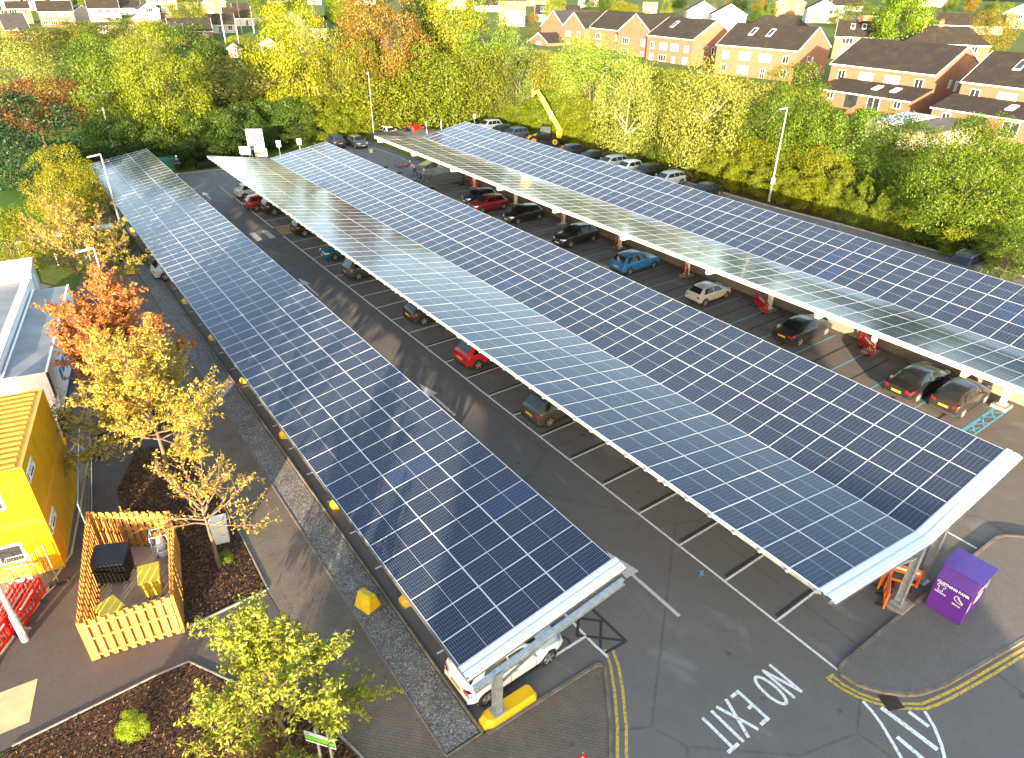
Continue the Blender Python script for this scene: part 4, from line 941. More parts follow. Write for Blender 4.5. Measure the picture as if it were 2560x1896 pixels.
# feeder pillar
t=thing('cabinet','small cream equipment cabinet with sloping lid standing in the bark bed','cabinet',(-15.55,16.0,.03),R(-14)); m=MB(); m.box(-.3,.3,-.2,.2,0,.95); m.build('cabinet_body',CREAMM,t,bevel=.01); m=MB(); m.hull8([(-.36,-.28,.95),(.36,-.28,.95),(.36,.26,1.12),(-.36,.26,1.12),(-.36,-.28,.99),(.36,-.28,.99),(.36,.26,1.18),(-.36,.26,1.18)]); m.build('lid',plain('cabinet_lid',(.6,.56,.45),.5),t,bevel=.01)
m=MB(); m.box(-.02,.06,-.208,-.2,.55,.63); m.build('lock',plain('lock_yellow',(.8,.7,.3)),t)
# yellow moulded barrier blocks lying on the gravel
def yblock(label,loc,rz):
    t=thing('ballast_block',label,'barrier block',loc,rz,'yellow barrier blocks on the gravel'); m=MB()
    m.hull8([(-.34,-.40,0),(.34,-.40,0),(.34,.40,0),(-.34,.40,0),(-.12,-.34,.72),(.14,-.34,.72),(.14,.34,.66),(-.12,.34,.66)]); b=m.build('block_body',plain('moulded_yellow',(.68,.43,.012),.45,0,.2,4),t,bevel=.04)
    m=MB()
    for y in (-.22,.0,.22): m.hull8([(-.36,y-.04,.05),(.36,y-.04,.05),(.36,y+.04,.05),(-.36,y+.04,.05),(-.14,y-.03,.66),(.16,y-.03,.66),(.16,y+.03,.66),(-.14,y+.03,.66)])
    m.build('moulded_rib',MATS['moulded_yellow'],t,bevel=.02); m=MB(); m.tube((0,-.34,.6),(0,-.30,.6),.05,n=10); m.build('filler_cap',YEL,t)
yblock('yellow moulded barrier block on the gravel strip near the front',(-12.05,9.35,.03),R(18)); yblock('far yellow barrier block leaning by the bin path near silver car',(-12.9,50.4,.03),R(60))
# plastic pedestrian barriers
def barrier_proto(col,label,loc,rz,group,L=2.0,n=9,foil=False):
    t=thing('plastic_barrier',label,'barrier',loc,rz,group); m=MB(); h=1.0
    m.tube((-L/2+.06,0,h-.03),(L/2-.06,0,h-.03),.035,n=8); m.box(-L/2,L/2,-.02,.02,.62,.74); m.box(-L/2,L/2,-.02,.02,.14,.24); m.box(-L/2+.1,L/2-.1,-.02,.02,.88,h)
    for k in range(n+1):
        x=-L/2+.04+(L-.08)*k/n; m.box(x-.025,x+.025,-.018,.018,.16,h-.04)
    for x in (-L/2,L/2): m.tube((x,0,.1),(x,0,h-.08),.04,n=8)
    m.build('barrier_panel',col,t)
    m=MB(); m.box(-.45,.45,-.023,.023,.76,.87); m.build('reflective_strip',plain('reflective_white',(.75,.74,.72),.3),t)
    for x in (-L*.3,L*.3): m=MB(); m.hull8([(x-.05,-.28,0),(x+.05,-.28,0),(x+.05,.28,0),(x-.05,.28,0),(x-.04,-.05,.12),(x+.04,-.05,.12),(x+.04,.05,.12),(x-.04,.05,.12)]); m.build('foot',DARKPL,t)
    return t
gR='red plastic barriers around the canopy columns'
bp=barrier_proto(RED,'front red barrier of the row leaning near the yellow cabin',(-22.35,16.05,0),R(62),'red barriers stacked by the cabins')
dup(bp,(-22.65,16.25,0),R(62),'second red barrier behind the front one by the yellow cabin')
dup(bp,(-22.95,16.45,0),R(62),'third red barrier in the stack, half hidden by the lamp post')
dup(bp,(-23.35,14.85,0),R(55),'red barrier nearest the footpath edge at the left border')
for px_,py_,rz,l,du in ((1712,690,50,'red barrier standing between the blue crossover and the silver city car',0),(1900,776,60,'short red barrier wrapped round the column beyond the silver city car',0),(2162,880,52,'red barrier leaning by the sunlit asphalt patch',0),(1408,556,45,'red barrier behind the black reversed crossover',0),(1538,620,48,'red barrier around a column behind the vivid blue crossover',0),(1185,470,80,'red barrier standing behind the small dark blue hatchback',0),(1000,415,14,'red barriers lying flat inside the construction fencing',1)):
    p=G(px_,py_,0); o=dup(bp,(p.x,p.y,.0),R(rz),l,gR)
    if du: o.rotation_euler=(R(82),0,R(12)); o.location.z=.06
ob=barrier_proto(ORANGE,'orange barrier wrapped round the near column of the middle canopy',(4.25,-1.75,0),R(28),'orange barriers by the clothing bank',L=1.0,n=2)
dup(ob,(5.05,-1.25,0),R(10),'orange barrier between the column and the clothing bank'); dup(ob,(5.6,-1.75,0),R(-60),'orange barrier with white strip touching the clothing bank')
# clothing bank
t=thing('clothing_bank','purple clothing bank with white lettering on the pavement island','clothing bank',(5.31,-4.05,.12),R(2)); m=MB(); D=1.62; Wd=1.26
prof=[(0,0),(D,0),(D,1.85),(.34,1.92),(.0,1.5)]
for y in (0,Wd): pass
i=0; n=len(prof); m.v=[(x,0,z) for x,z in prof]+[(x,Wd,z) for x,z in prof]
m.f=[tuple(range(n)),tuple(range(2*n-1,n-1,-1))]+[(k,n+k,n+(k+1)%n,(k+1)%n) for k in range(n)]; m.m=[0]*len(m.f); 
bm=bmesh.new(); me=bpy.data.meshes.new('x'); me.from_pydata(m.v,[],m.f); bm.from_mesh(me); bmesh.ops.recalc_face_normals(bm,faces=bm.faces); bm.to_mesh(me); bm.free(); me.materials.append(PURP)
o=bpy.data.objects.new('bank_body',me); COL.objects.link(o); o.parent=t; b=o.modifiers.new('b','BEVEL'); b.width=.02; b.segments=2
m=MB(); m.hull8([(.26,-.07,1.925),(D+.05,-.07,1.86),(D+.05,Wd+.07,1.86),(.26,Wd+.07,1.925),(.26,-.07,1.96),(D+.05,-.07,1.895),(D+.05,Wd+.07,1.895),(.26,Wd+.07,1.96)]); m.build('lid',plain('purple_lid',(.12,.045,.33),.35),t,bevel=.01)
MF=Matrix(((0,0,-1,-.004),(-1,0,0,0),(0,1,0,0),(0,0,0,1)))   # text frame on the -x face, reading towards -y
text('bank_lettering','CLOTHING BANK',.15,TEXTW,t,Matrix.Translation((0,Wd-.07,1.30))@MF,w=1.12,bold=.006)
text('small_lettering','Clothing',.10,TEXTW,t,Matrix.Translation((0,Wd-.10,.86))@MF,w=.40,bold=.003); text('small_lettering','Shoes',.10,TEXTW,t,Matrix.Translation((0,.50,.72))@MF,w=.28,bold=.003)
def lines2(pts,y0,z0,sc,r=.010):
    m=MB(); P=[(-.004,y0-sc*u,z0+sc*v) for u,v in pts]; 
    for a,b_ in zip(P[:-1],P[1:]): m.bar(a,b_,.018,.004,0,up=(1,0,0))
    return m
m=lines2([(0,.75),(.25,1),(.4,.9),(.6,.9),(.75,1),(1,.75),(.88,.55),(.75,.65),(.75,0),(.25,0),(.25,.65),(.12,.55),(0,.75)],Wd-.12,.97,.30); m.build('shirt_symbol',TEXTW,t)
m=lines2([(0,.5),(.1,.85),(.4,.9),(.55,.6),(1,.25),(.95,.08),(.5,.1),(.1,.3),(0,.5)],.50,.86,.32); q=lines2([(.3,.85),(.42,.6),(.5,.55),(.95,.2)],.5,.86,.32); m.v+=[]; b0=len(m.v); m.v+=q.v; m.f+=[tuple(i+b0 for i in f) for f in q.f]; m.m+=q.m; m.build('shoe_symbol',TEXTW,t)
m=MB(); m.box(.55,1.15,-.008,-.002,.75,1.12); m.box(.5,1.2,-.008,-.002,1.3,1.42); m.box(.12,.2,-.008,-.002,.55,1.1); m.box(1.38,1.46,-.008,-.002,1.0,1.5); m.build('side_notice',TEXTW,t)
m=MB()
for y in (.2,1.0):
    for x in (.2,1.3): m.box(x-.08,x+.08,y-.1,y+.1,-.0,.03)
# telehandler
t=thing('telehandler','yellow and black telehandler with raised boom among the hedge-side cars','telehandler',(40.6,66.2,.99),R(134))
def wheel(x,y,r,w,root):
    m=MB(); s=1 if y>0 else -1
    m.tube((x,y-w/2,r),(x,y+w/2,r),r,n=24)
    for k in range(20):
        a=k*math.pi/10; m.bar((x+math.cos(a)*r*.985,y-w*.45,r+math.sin(a)*r*.985),(x+math.cos(a+.2)*r*.985,y+w*.45,r+math.sin(a+.2)*r*.985),.07,.05)
    wh=m.build('wheel',RUBBER,root); m=MB(); m.tube((x,y+s*w/2,r),(x,y+s*(w/2+.03),r),r*.55,r*.5,18); m.tube((x,y+s*w/2,r),(x,y+s*(w/2+.06),r),r*.2,n=12,m=1); m.build('rim',[YEL,MATS['cast_iron']],wh)
for x in (-1.4,1.4):
    for y in (-.95,.95): wheel(x,y,.62,.42,t)
m=MB(); m.box(-2.0,1.9,-.55,.55,.55,1.15); m.build('chassis',BLACK,t,bevel=.03)
m=MB(); m.hull8([(1.2,-.9,.9),(2.4,-.7,.75),(2.4,.7,.75),(1.2,.9,.9),(1.2,-.9,1.3),(2.4,-.7,.95),(2.4,.7,.95),(1.2,.9,1.3)]); m.build('front_guard',YEL,t,bevel=.03)
m=MB(); m.box(-2.2,-1.5,-1.0,1.0,1.1,2.0); m.build('rear_housing',YEL,t,bevel=.06)
m=MB(); m.hull8([(-.8,.05,1.0),(.9,.05,1.0),(.9,1.05,1.0),(-.8,1.05,1.0),(-.75,.1,2.45),(.55,.1,2.45),(.55,1.0,2.45),(-.75,1.0,2.45)]); cabn=m.build('cab',BLACK,t,bevel=.05)
m=MB(); m.face([(-.6,1.052,1.5),(.68,1.052,1.5),(.5,1.03,2.35),(-.6,1.03,2.35)][::-1]); m.face([(.84,.12,1.4),(.84,1.0,1.4),(.575,.95,2.38),(.575,.16,2.38)]); m.build('cab_window',plain('cab_glass',(.04,.06,.06),.05),cabn)
m=MB(); m.box(-.6,.9,-1.0,-.15,.8,1.55); m.build('engine_cover',BLACK,t,bevel=.05)
m=MB(); m.bar((-2.0,-.05,1.75),(.75,-.05,5.9),.44,.52); m.bar((.3,-.05,5.2),(1.25,-.05,6.65),.34,.40); b=m.build('boom',plain('boom_yellow',(.85,.55,.01),.4),t,bevel=.02)
m=MB(); m.bar((1.2,-.05,6.6),(1.75,-.05,6.35),.28,.34); m.build('boom_head',YEL,b); m=MB()
for y in (-.6,-.2,.2,.55): m.bar((1.8,y,5.95),(1.9,y,6.85),.08,.08)
m.bar((1.85,-.65,6.75),(1.85,.6,6.75),.09,.09); m.bar((1.82,-.65,6.05),(1.82,.6,6.05),.09,.09); m.build('carriage',YEL,b); m=MB()
for y in (-.4,.4): m.bar((1.85,y,6.0),(2.95,y,5.75),.10,.05)
m.build('fork',DARKPL,b)
m=MB(); m.bar((-.6,.175,3.9),(-.15,.175,4.58),.012,.3,up=(0,1,0)) if False else m.box(-.75,-.45,.172,.18,3.4,4.2); m.build('boom_decal',WHITEP,b)
# yellow plant tracked/low loader bed inside the works, steel stack and fence
t=thing('steel_stack','stack of grey steel purlins waiting under the right canopy','steel stack',(21.2,60.6,0),R(12),None); m=MB()
for l in range(6):
    for k in range(8):
        y=-1.25+k*.33; m.box(-2.6+rnd.uniform(-.35,.3),2.5+rnd.uniform(-.5,.3),y-.10,y+.10,.12+l*.23,.12+l*.23+.16)
m.build('purlin_bundle',plain('blue_grey_steel',(.20,.25,.27),.45,.4,.25,5),t); m=MB()
for x in (-1.8,0,1.8): m.box(x-.06,x+.06,-1.3,1.3,0,.12)
m.build('timber_bearer',WOOD,t)
t=thing('trestle_table','yellow topped work platform beside the workers under the right canopy','work platform',(22.6,66.2,0),R(35)); m=MB(); m.box(-1.3,1.3,-.5,.5,.85,.97); m.build('platform_top',plain('pale_yellow',(.62,.5,.16)),t); m=MB()
for x in (-1.1,1.1): m.bar((x,-.4,.85),(x*1.1,-.55,0),.06,.06); m.bar((x,.4,.85),(x*1.1,.55,0),.06,.06)
m.build('trestle_leg',MATS['cast_iron'],t)
def heras(a,b,label,h=2.0,group='mesh fence panels around the works',sl=0):
    a=Vector(a);b=Vector(b); t=thing('mesh_fence_panel',label,'fence',a,0,group); d=b-a; L=d.length; m=MB()
    up=Vector((0,0,h)); m.path([Vector((0,0,.08)),up,d+up+Vector((0,0,sl)),d+Vector((0,0,.08)),Vector((0,0,.08))],.022,8); m.build('tube_frame',GALV,t)
    m=MB(); n=int(L/.16)
    for k in range(1,n): q=d*k/n; m.tube(q+Vector((0,0,.1)),q+up+Vector((0,0,sl*k/n)),.0035,n=4,cap=False)
    for z in (.5,1.0,1.5): m.tube(Vector((0,0,z)),d+Vector((0,0,z)),.0035,n=4,cap=False)
    m.build('mesh_infill',GALV,t)
    for q in (Vector(),d): m=MB(); m.box(q.x-.33,q.x+.33,q.y-.12,q.y+.12,0,.14); m.build('rubber_foot',DARKPL,t,bevel=.02)
    return t
fp=[G(900+a/5.312,280+b/5.312) for a,b in ((130,680),(340,745),(530,820),(715,930),(945,1025),(1350,970))]
for k in range(len(fp)-1): heras(fp[k],fp[k+1],('mesh fence panel with notices at the far left of the works','mesh fence panel second from the noticed one at works','mesh fence panel in front of the red lying barriers','mesh fence panel in front of the worker in pale vest','mesh fence panel closing off the steel stack')[k])
t=tag(MB().box(-.2,.2,-.01,.01,0,.5).build('notice',plain('notice_yellow',(.7,.6,.35))),'small pale notice hung on the far mesh fence panel','notice'); t.location=fp[0]+Vector((.3,-.05,1.2))
hp=[(-19.95,24.6),(-19.95,20.3)]
heras((-20.0,19.1,0),(-19.15,25.3,0),'tall mesh fence panel standing along the side of yellow cabins',group='mesh fence panels by the cabins')
heras((-23.6,15.2,0),(-21.4,17.25,0),'mesh fence panel in front of the lower cabin behind the red barriers',group='mesh fence panels by the cabins')
heras((-19.1,25.4,0),(-18.6,27.4,0),'short mesh fence panel near the yellow step',group='mesh fence panels by the cabins')
for k in range(2):
    t=thing('cage_trolley',('silver wire roll cage in front of the lower cabin door','second wire roll cage at the left border beside the cabin')[k],'roll cage',(-22.35-.95*k,17.35-.25*k,0),R(-10),'wire roll cages'); m=MB()
    for x in (-.36,.36):
        for y in (-.3,.3): m.tube((x,y,.12),(x,y,1.65),.014,n=6)
    for z in (.2,1.64):
        m.path([(-.36,-.3,z),(.36,-.3,z),(.36,.3,z),(-.36,.3,z),(-.36,-.3,z)],.014)
    for q in range(1,9): m.tube((-.36+.08*q,-.3,.2),(-.36+.08*q,-.3,1.64),.005,n=4); m.tube((-.36+.08*q,.3,.2),(-.36+.08*q,.3,1.64),.005,n=4)
    for z in (.5,.8,1.1,1.4): m.path([(-.36,-.3,z),(.36,-.3,z),(.36,.3,z),(-.36,.3,z)],.005,4)
    m.build('cage_frame',GALV,t); m=MB(); m.box(-.35,.35,-.31,-.295,.85,1.0); m.build('name_strip',WHITEP,t)
# glass shelter on the left, green skip, planter, small things
t=thing('glass_shelter','open shelter with a narrow glass roof on slim posts by the left path','shelter',(-19.7,55.4,0),R(-2)); m=MB(); m.box(0,6.9,0,1.25,2.3,2.34); m.build('glass_roof',plain('roof_glass',(.33,.37,.37),.15,0,.1,1),t); m=MB()
for x in (.05,2.3,4.6,6.85):
    for y in (.05,1.2): m.tube((x,y,0),(x,y,2.3),.035,n=8)
m.build('post',GALV,t); m=MB(); m.path([(0,0,2.36),(6.9,0,2.36),(6.9,1.25,2.36),(0,1.25,2.36),(0,0,2.36)],.03); m.build('roof_frame',GALV,t)
t=thing('skip','dark green skip container at the far end of the road','skip',(-3.6,83.0,0),R(6)); m=MB(); m.hull8([(-1.2,-.75,.12),(1.2,-.75,.12),(1.2,.75,.12),(-1.2,.75,.12),(-1.5,-.9,1.5),(1.5,-.9,1.5),(1.5,.9,1.5),(-1.5,.9,1.5)]); m.build('skip_body',plain('skip_green',(.03,.16,.09),.5),t,bevel=.04); m=MB()
for x in (-1.0,0,1.0): m.box(x-.05,x+.05,-.98,-.86,.2,1.45)
m.build('rib',MATS['skip_green'],t)
t=thing('planter','low black planter box beside the green skip','planter',(1.4,82.2,0),R(3)); m=MB(); m.box(-1.5,1.5,-.5,.5,0,.7); m.build('planter_box',BLACK,t,bevel=.03)
t=thing('leaning_barrier','red plough blade leaning on a dark sack on the path by autumn tree','barricade',(-13.9,65.4,0),R(60)); m=MB()  # red plastic barrier slabs tilted against a dark sack
for k in range(3): m.hull8([(-.9+.6*k,-.35,0),(-.34+.6*k,-.35,0),(-.34+.6*k,.15,0),(-.9+.6*k,.15,0),(-.9+.6*k,-.05,.75),(-.34+.6*k,-.05,.75),(-.34+.6*k,.2,.7),(-.9+.6*k,.2,.7)])
m.build('slabs',RED,t,bevel=.05); m=MB(); m.box(-.9,.9,.2,.6,.1,.5); m.build('frame',BLACK,t,bevel=.05)
# signs
def sign(px_,py_,w,h,z0,mat,label,rz=0,extra=None,z=0,name='sign',legs=2):
    p=G(px_,py_,z); t=thing(name,label,'sign',(p.x,p.y,z),R(rz)); 
    for x in ((-w*.35,w*.35) if legs==2 else (0,)): m=MB(); m.tube((x,.04,0),(x,.04,z0+h*.9),.035,n=8); m.build('post',GREY,t)
    m=MB(); m.box(-w/2,w/2,-.02,.02,z0,z0+h); b=m.build('sign_board',mat,t)
    for j,(x0,x1,q0,q1,mt) in enumerate(extra or []):
        m=MB(); m.box(x0,x1,-.06-.006*j,-.021,z0+q0,z0+q1); m.build('sign_panel',mt,b)
    return t
CY=plain('cyan_panel',(.012,.085,.17)); PC=plain('pale_cyan',(.06,.16,.22)); WB=plain('shaded_board_white',(.38,.38,.37))  # board colours darkened to carry the shade it stands in
sign(647,402,2.0,2.5,1.3,WB,'large blue and white parking information board at the far hedge',-30,[(-.9,.9,.3,2.1,CY),(-.85,.85,1.75,2.05,PC),(-.8,-.3,1.4,1.65,WB),(.3,.8,1.4,1.7,BLUEP),(-.7,.5,1.0,1.12,WB),(-.7,.3,.75,.85,WB),(-.7,.6,.5,.6,WB),(-.3,.95,.06,.24,plain('pale_yellow',(.62,.5,.16)))])
sign(618,408,1.3,1.0,1.0,WB,'plain white board left of the blue parking board',-30,[(.3,.33,.05,.95,GREY)])
sign(657,408,1.5,.95,.8,WB,'white and green notice right of the blue parking board',-30,[(-.72,.72,.28,.62,GREENP),(-.72,.72,.10,.16,GREY)])
sign(702,398,.55,.75,1.5,WHITEP,'small white post sign, left one of two behind middle canopy',-30,legs=1); sign(753,393,.55,.75,1.5,WHITEP,'small white post sign, right one of two behind middle canopy',-30,legs=1)
p=G(800,1850,1.2); t=thing('green_sign','white and green notice board on two grey posts half hidden by the front tree','sign',(p.x,p.y,0),R(-52)); 
for x in (-.15,.25): m=MB(); m.tube((x,.05,0),(x,.05,1.6),.04,n=10); m.build('post',GREY,t)
m=MB(); m.box(-.5,.5,-.01,.01,.95,1.42); b=m.build('sign_board',WHITEP,t); m=MB(); m.box(-.49,.49,-.014,-.0105,1.08,1.28); m.build('green_band',plain('lime_band',(.15,.62,.05)),b); m=MB(); m.box(-.49,.49,-.014,-.0105,1.02,1.07); m.build('dark_band',DARKPL,b); text('sign_lettering','EXIT',.06,DARKPL,b,Matrix.Translation((-.45,-.013,1.33))@Matrix.Rotation(R(90),4,'X'))
p=G(800,1800,.6); t=tag(MB().tube((0,0,0),(0,0,1.3),.05,n=10).build('bollard',GREY),'grey steel post behind the green notice board','post'); t.location=(p.x-.2,p.y+.5,0)
# warning triangle poking up at the bottom edge
p=G(1458,1885,1.0); t=thing('warning_sign','red edged triangular warning sign poking in at the bottom edge','sign',(p.x,p.y,0),R(-38)); m=MB(); m.tube((0,.03,0),(0,.03,1.0),.03,n=8); m.build('post',GREY,t); m=MB(); A=[(-.38,0,.35),(.38,0,.35),(0,0,1.03)]; B=[(-.25,0,.43),(.25,0,.43),(0,0,.87)]
for k in range(3): m.face([A[k],A[(k+1)%3],B[(k+1)%3],B[k]]); m.face([(q[0],.015,q[2]) for q in [B[k],B[(k+1)%3],A[(k+1)%3],A[k]]])
m.build('red_border',RED,t); m=MB(); m.face([(q[0],.004,q[2]) for q in B]); m.build('white_face',WHITEP,t)
# ---------------------------------------------------------------- people
def person(loc,rz,label,pose,top=HIVIS,legs=NAVY,hat=WHITEP):
    t=thing('person',label,'person',loc,rz,'workers on the site')
    def skin(name,verts,edges,mat,parent,lv=1):
        me=bpy.data.meshes.new(name); me.from_pydata([v[:3] for v in verts],edges,[]); o=bpy.data.objects.new(name,me); COL.objects.link(o); o.parent=parent; me.materials.append(mat)
        sk=o.modifiers.new('skin','SKIN'); 
        if not me.skin_vertices: me.skin_vertices.new() if hasattr(me.skin_vertices,'new') else None
        for i,v in enumerate(verts): me.skin_vertices[0].data[i].radius=(v[3],v[3]*(v[4] if len(v)>4 else 1))
        me.skin_vertices[0].data[0].use_root=True
        o.modifiers.new('sub','SUBSURF').levels=lv; o.modifiers['sub'].render_levels=lv; return o
    b=pose.get('bend',0); st=pose.get('stride',.08); ar=pose.get('arm',.1)
    f=lambda z:b*max(0,z-.9)      # lean forward along +y
    V=[(0,0,.94,.13,.9),(0,f(1.2),1.2,.14,.8),(0,f(1.4),1.42,.15,.7),(0,f(1.5),1.52,.055),(0,f(1.6)+.02,1.64,.095),(0,f(1.72)+.01,1.74,.075),
       (.20,f(1.4),1.42,.055),(.27,f(1.15)+ar*.5,1.14,.045),(.24,f(.95)+ar*1.6,.93+ar*.4,.036),(.23,f(.9)+ar*2.1,.84+ar*.5,.03),(-.20,f(1.4),1.42,.055),(-.27,f(1.15)+ar*.3,1.14,.045),(-.25,f(.95)+ar,.92+ar*.2,.036),(-.24,f(.9)+ar*1.4,.82+ar*.3,.03),
       (.10,0,.86,.09),(.11,st*.7,.48,.065),(.11,st,.09,.05),(.11,st+.14,.04,.04),(-.10,0,.86,.09),(-.11,-st*.4,.48,.065),(-.11,-st,.09,.05),(-.11,-st+.14,.04,.04)]
    E=[(0,1),(1,2),(2,3),(3,4),(4,5),(2,6),(6,7),(7,8),(8,9),(2,10),(10,11),(11,12),(12,13),(0,14),(14,15),(15,16),(16,17),(0,18),(18,19),(19,20),(20,21)]
    body=skin('body',V,E,SKIN,t)
    g=lambda i,k=1.22:(V[i][0],V[i][1],V[i][2],V[i][3]*k,*(V[i][4:] or (1,)))
    skin('jacket',[g(0,1.1),g(1),g(2),g(6),g(7),g(8),g(10),g(11),g(12)],[(0,1),(1,2),(2,3),(3,4),(4,5),(2,6),(6,7),(7,8)],top,t)
    skin('trousers',[g(0,1.12),g(14,1.15),g(15,1.25),g(16,1.3),g(18,1.15),g(19,1.25),g(20,1.3)],[(0,1),(1,2),(2,3),(0,4),(4,5),(5,6)],legs,t)
    for i in (17,21): m=MB(); x,y=V[i][0],V[i][1]; m.box(x-.055,x+.055,y-.2,y+.08,0,.11); m.build('boot',BLACK,t,bevel=.03)
    m=MB(); h=V[5]; m.tube((h[0],h[1],1.70),(h[0],h[1],1.78),.125,.12,12); m.tube((h[0],h[1],1.78),(h[0],h[1],1.86),.12,.05,12); m.box(-.1,.1,h[1]+.08,h[1]+.19,1.70,1.72); m.build('hard_hat',hat,t,smooth=True)
    return t
VEST=plain('pale_vest',(.62,.60,.45),.7)
person(G(180+1480/5.506,340+490/5.506),R(160),'person in white hard hat and dark overalls walking past the green skip',dict(stride=.2,arm=.15),top=plain('dark_overall',(.03,.035,.06)))
person(G(1061,464),R(200),'person in pale vest and dark trousers standing by the steel stack',dict(stride=.1,arm=.1),top=VEST,hat=WHITEP)
person(G(1091,450,0),R(250),'person in hi-vis jacket bending over behind the steel stack',dict(bend=.5,stride=.15,arm=.3))
person(G(1038,440),R(90),'person in white top crouching forward beside the yellow work platform',dict(bend=.7,stride=.2,arm=.25),top=WHITEP,hat=WHITEP)
# ---------------------------------------------------------------- houses
def house(label,loc,rz,w,d,eave,ridge,wall=BRICK,roof=ROOFB,front='eave',floors=2,nwin=4,detail=True,chim=None,sky=0,lean=None,hip=0,group='houses in the streets beyond the car park',solar=0,over=.3,name='house',winmat=None,door=True,gwin=True):
    """local: front wall on y=0 facing -y, x 0..w, depth d. front 'eave' = ridge along x, 'gable' = ridge along y"""
    t=thing(name,label,'house',loc,rz,group); zb=-1.5
    m=MB()
    if front=='eave':
        for y,s in ((0,1),(d,-1)):
            q=[(0,y,zb),(w,y,zb),(w,y,eave),(0,y,eave)]; m.face(q if s>0 else q[::-1])
        for x,s in ((0,-1),(w,1)):
            q=[(x,0,zb),(x,d,zb),(x,d,eave),(x,d/2,ridge if not hip else eave),(x,0,eave)]; m.face(q if s>0 else q[::-1])
        wl=m.build('wall',wall,t)
        sl=(ridge-eave)/(d/2); o=over; m=MB(); hp=hip
        def plane(P,n=.10):
            P=[Vector(p) for p in P]; nn=(P[1]-P[0]).cross(P[2]-P[0]).normalized()*n
            k=len(P); i=len(m.v); m.v+=[tuple(p) for p in P]+[tuple(p-nn) for p in P]
            m.f.append(tuple(range(i,i+k))); m.m.append(0); m.f.append(tuple(range(i+2*k-1,i+k-1,-1))); m.m.append(0)
            for a in range(k): m.f.append((i+a,i+k+a,i+k+(a+1)%k,i+(a+1)%k)); m.m.append(0)
        z0=eave-o*sl+.12
        plane([(-o*.6,-o,z0),(w+o*.6,-o,z0),(w+o*.6-hp,d/2,ridge+.12),(-o*.6+hp,d/2,ridge+.12)])
        plane([(w+o*.6,d+o,z0),(-o*.6,d+o,z0),(-o*.6+hp,d/2,ridge+.12),(w+o*.6-hp,d/2,ridge+.12)])
        if hip:
            plane([(w+o*.6,-o,z0),(w+o*.6,d+o,z0),(w+o*.6-hp,d/2,ridge+.12)]); plane([(-o*.6,d+o,z0),(-o*.6,-o,z0),(-o*.6+hp,d/2,ridge+.12)])
        rf=m.build('roof',roof,t)
        if detail:
            m=MB(); m.box(-o*.6,w+o*.6,-o-.10,-o-.01,z0-.22,z0-.02); m.build('gutter',TRIM,t)
            if not hip:
                m=MB()
                for x in (-o*.6-.02,w+o*.6-.03):
                    for y0,y1 in ((-o,d/2),(d+o,d/2)): m.bar((x+.02,y0,z0-.10),(x+.02,y1,ridge+.02),.05,.22)
                m.build('bargeboard',TRIM,t)
    else:
        for x,s in ((0,-1),(w,1)):
            q=[(x,0,zb),(x,d,zb),(x,d,eave),(x,0,eave)]; m.face(q if s>0 else q[::-1])
        for y,s in ((0,1),(d,-1)):
            q=[(0,y,zb),(w,y,zb),(w,y,eave),(w/2,y,ridge),(0,y,eave)]; m.face(q if s>0 else q[::-1])
        wl=m.build('wall',wall,t); sl=(ridge-eave)/(w/2); o=over; z0=eave-o*sl+.12; m=MB()
        for s in (0,1):
            P=[(-o,-o*.6,z0),(w/2,-o*.6,ridge+.12),(w/2,d+o*.6,ridge+.12),(-o,d+o*.6,z0)]
            if s: P=[(w-x,y,z) for x,y,z in P][::-1]
            P=[Vector(p) for p in P]; nn=(P[1]-P[0]).cross(P[2]-P[0]).normalized()*.1; i=len(m.v)
            m.v+=[tuple(p) for p in P]+[tuple(p-nn) for p in P]; 
            for f in ((0,1,2,3),(7,6,5,4),(0,4,5,1),(1,5,6,2),(2,6,7,3),(3,7,4,0)): m.f.append(tuple(i+a for a in f)); m.m.append(0)
        rf=m.build('roof',roof,t)
        if detail:
            m=MB()
            for x0 in (-o,w+o): m.bar((x0,-o*.6-.02,z0-.08),(w/2,-o*.6-.02,ridge+.03),.05,.24)
            m.build('bargeboard',TRIM,t)
    def win(x,z,ww,hh,face='front',k='window'):
        m=MB(); g=MB()
        if face=='front': m.box(x-ww/2,x+ww/2,-.05,.02,z,z+hh); g.box(x-ww/2+.09,x+ww/2-.09,-.06,-.052,z+.09,z+hh-.09); bars=[(x+dx,) for dx in ([0] if ww<1.5 else [-ww/6,ww/6])]; 
        else: m.box(w-.02,w+.05,x-ww/2,x+ww/2,z,z+hh); g.box(w+.052,w+.06,x-ww/2+.09,x+ww/2-.09,z+.09,z+hh-.09); bars=[]
        for (bx,) in bars: m.box(bx-.035,bx+.035,-.07,-.045,z+.06,z+hh-.06)
        f=m.build(k,TRIM,t); g.build('pane',winmat or (WPALE if rnd.random()<.5 else WGLASS),f)
        if k=='window' and face=='front': s=MB(); s.box(x-ww/2-.08,x+ww/2+.08,-.14,-.02,z-.07,z-.005); s.build('sill',TRIM,f)
    hts=[.9] if floors==1 else [.9,3.45]
    if detail is not None:
        for fl,z in enumerate(hts):
            for k in range(nwin):
                x=w*(k+.5)/nwin; ww=[1.35,2.5][(k in (1,2)) if nwin>=4 else (k==0)]; hh=1.45
                if fl==0 and door and k==nwin//2: 
                    if not lean: win(x,.05,1.0,2.1,'front','door'); continue
                if fl==0 and lean: continue
                ww=min(ww,w/nwin*.72); win(x,z,ww,hh)
        if gwin and front=='eave' and floors==2:
            win(d*.35,3.5,.7,1.2,'side'); win(d*.5,2.9,.85,1.5,'side'); win(d*.75,1.2,.8,.6,'side')
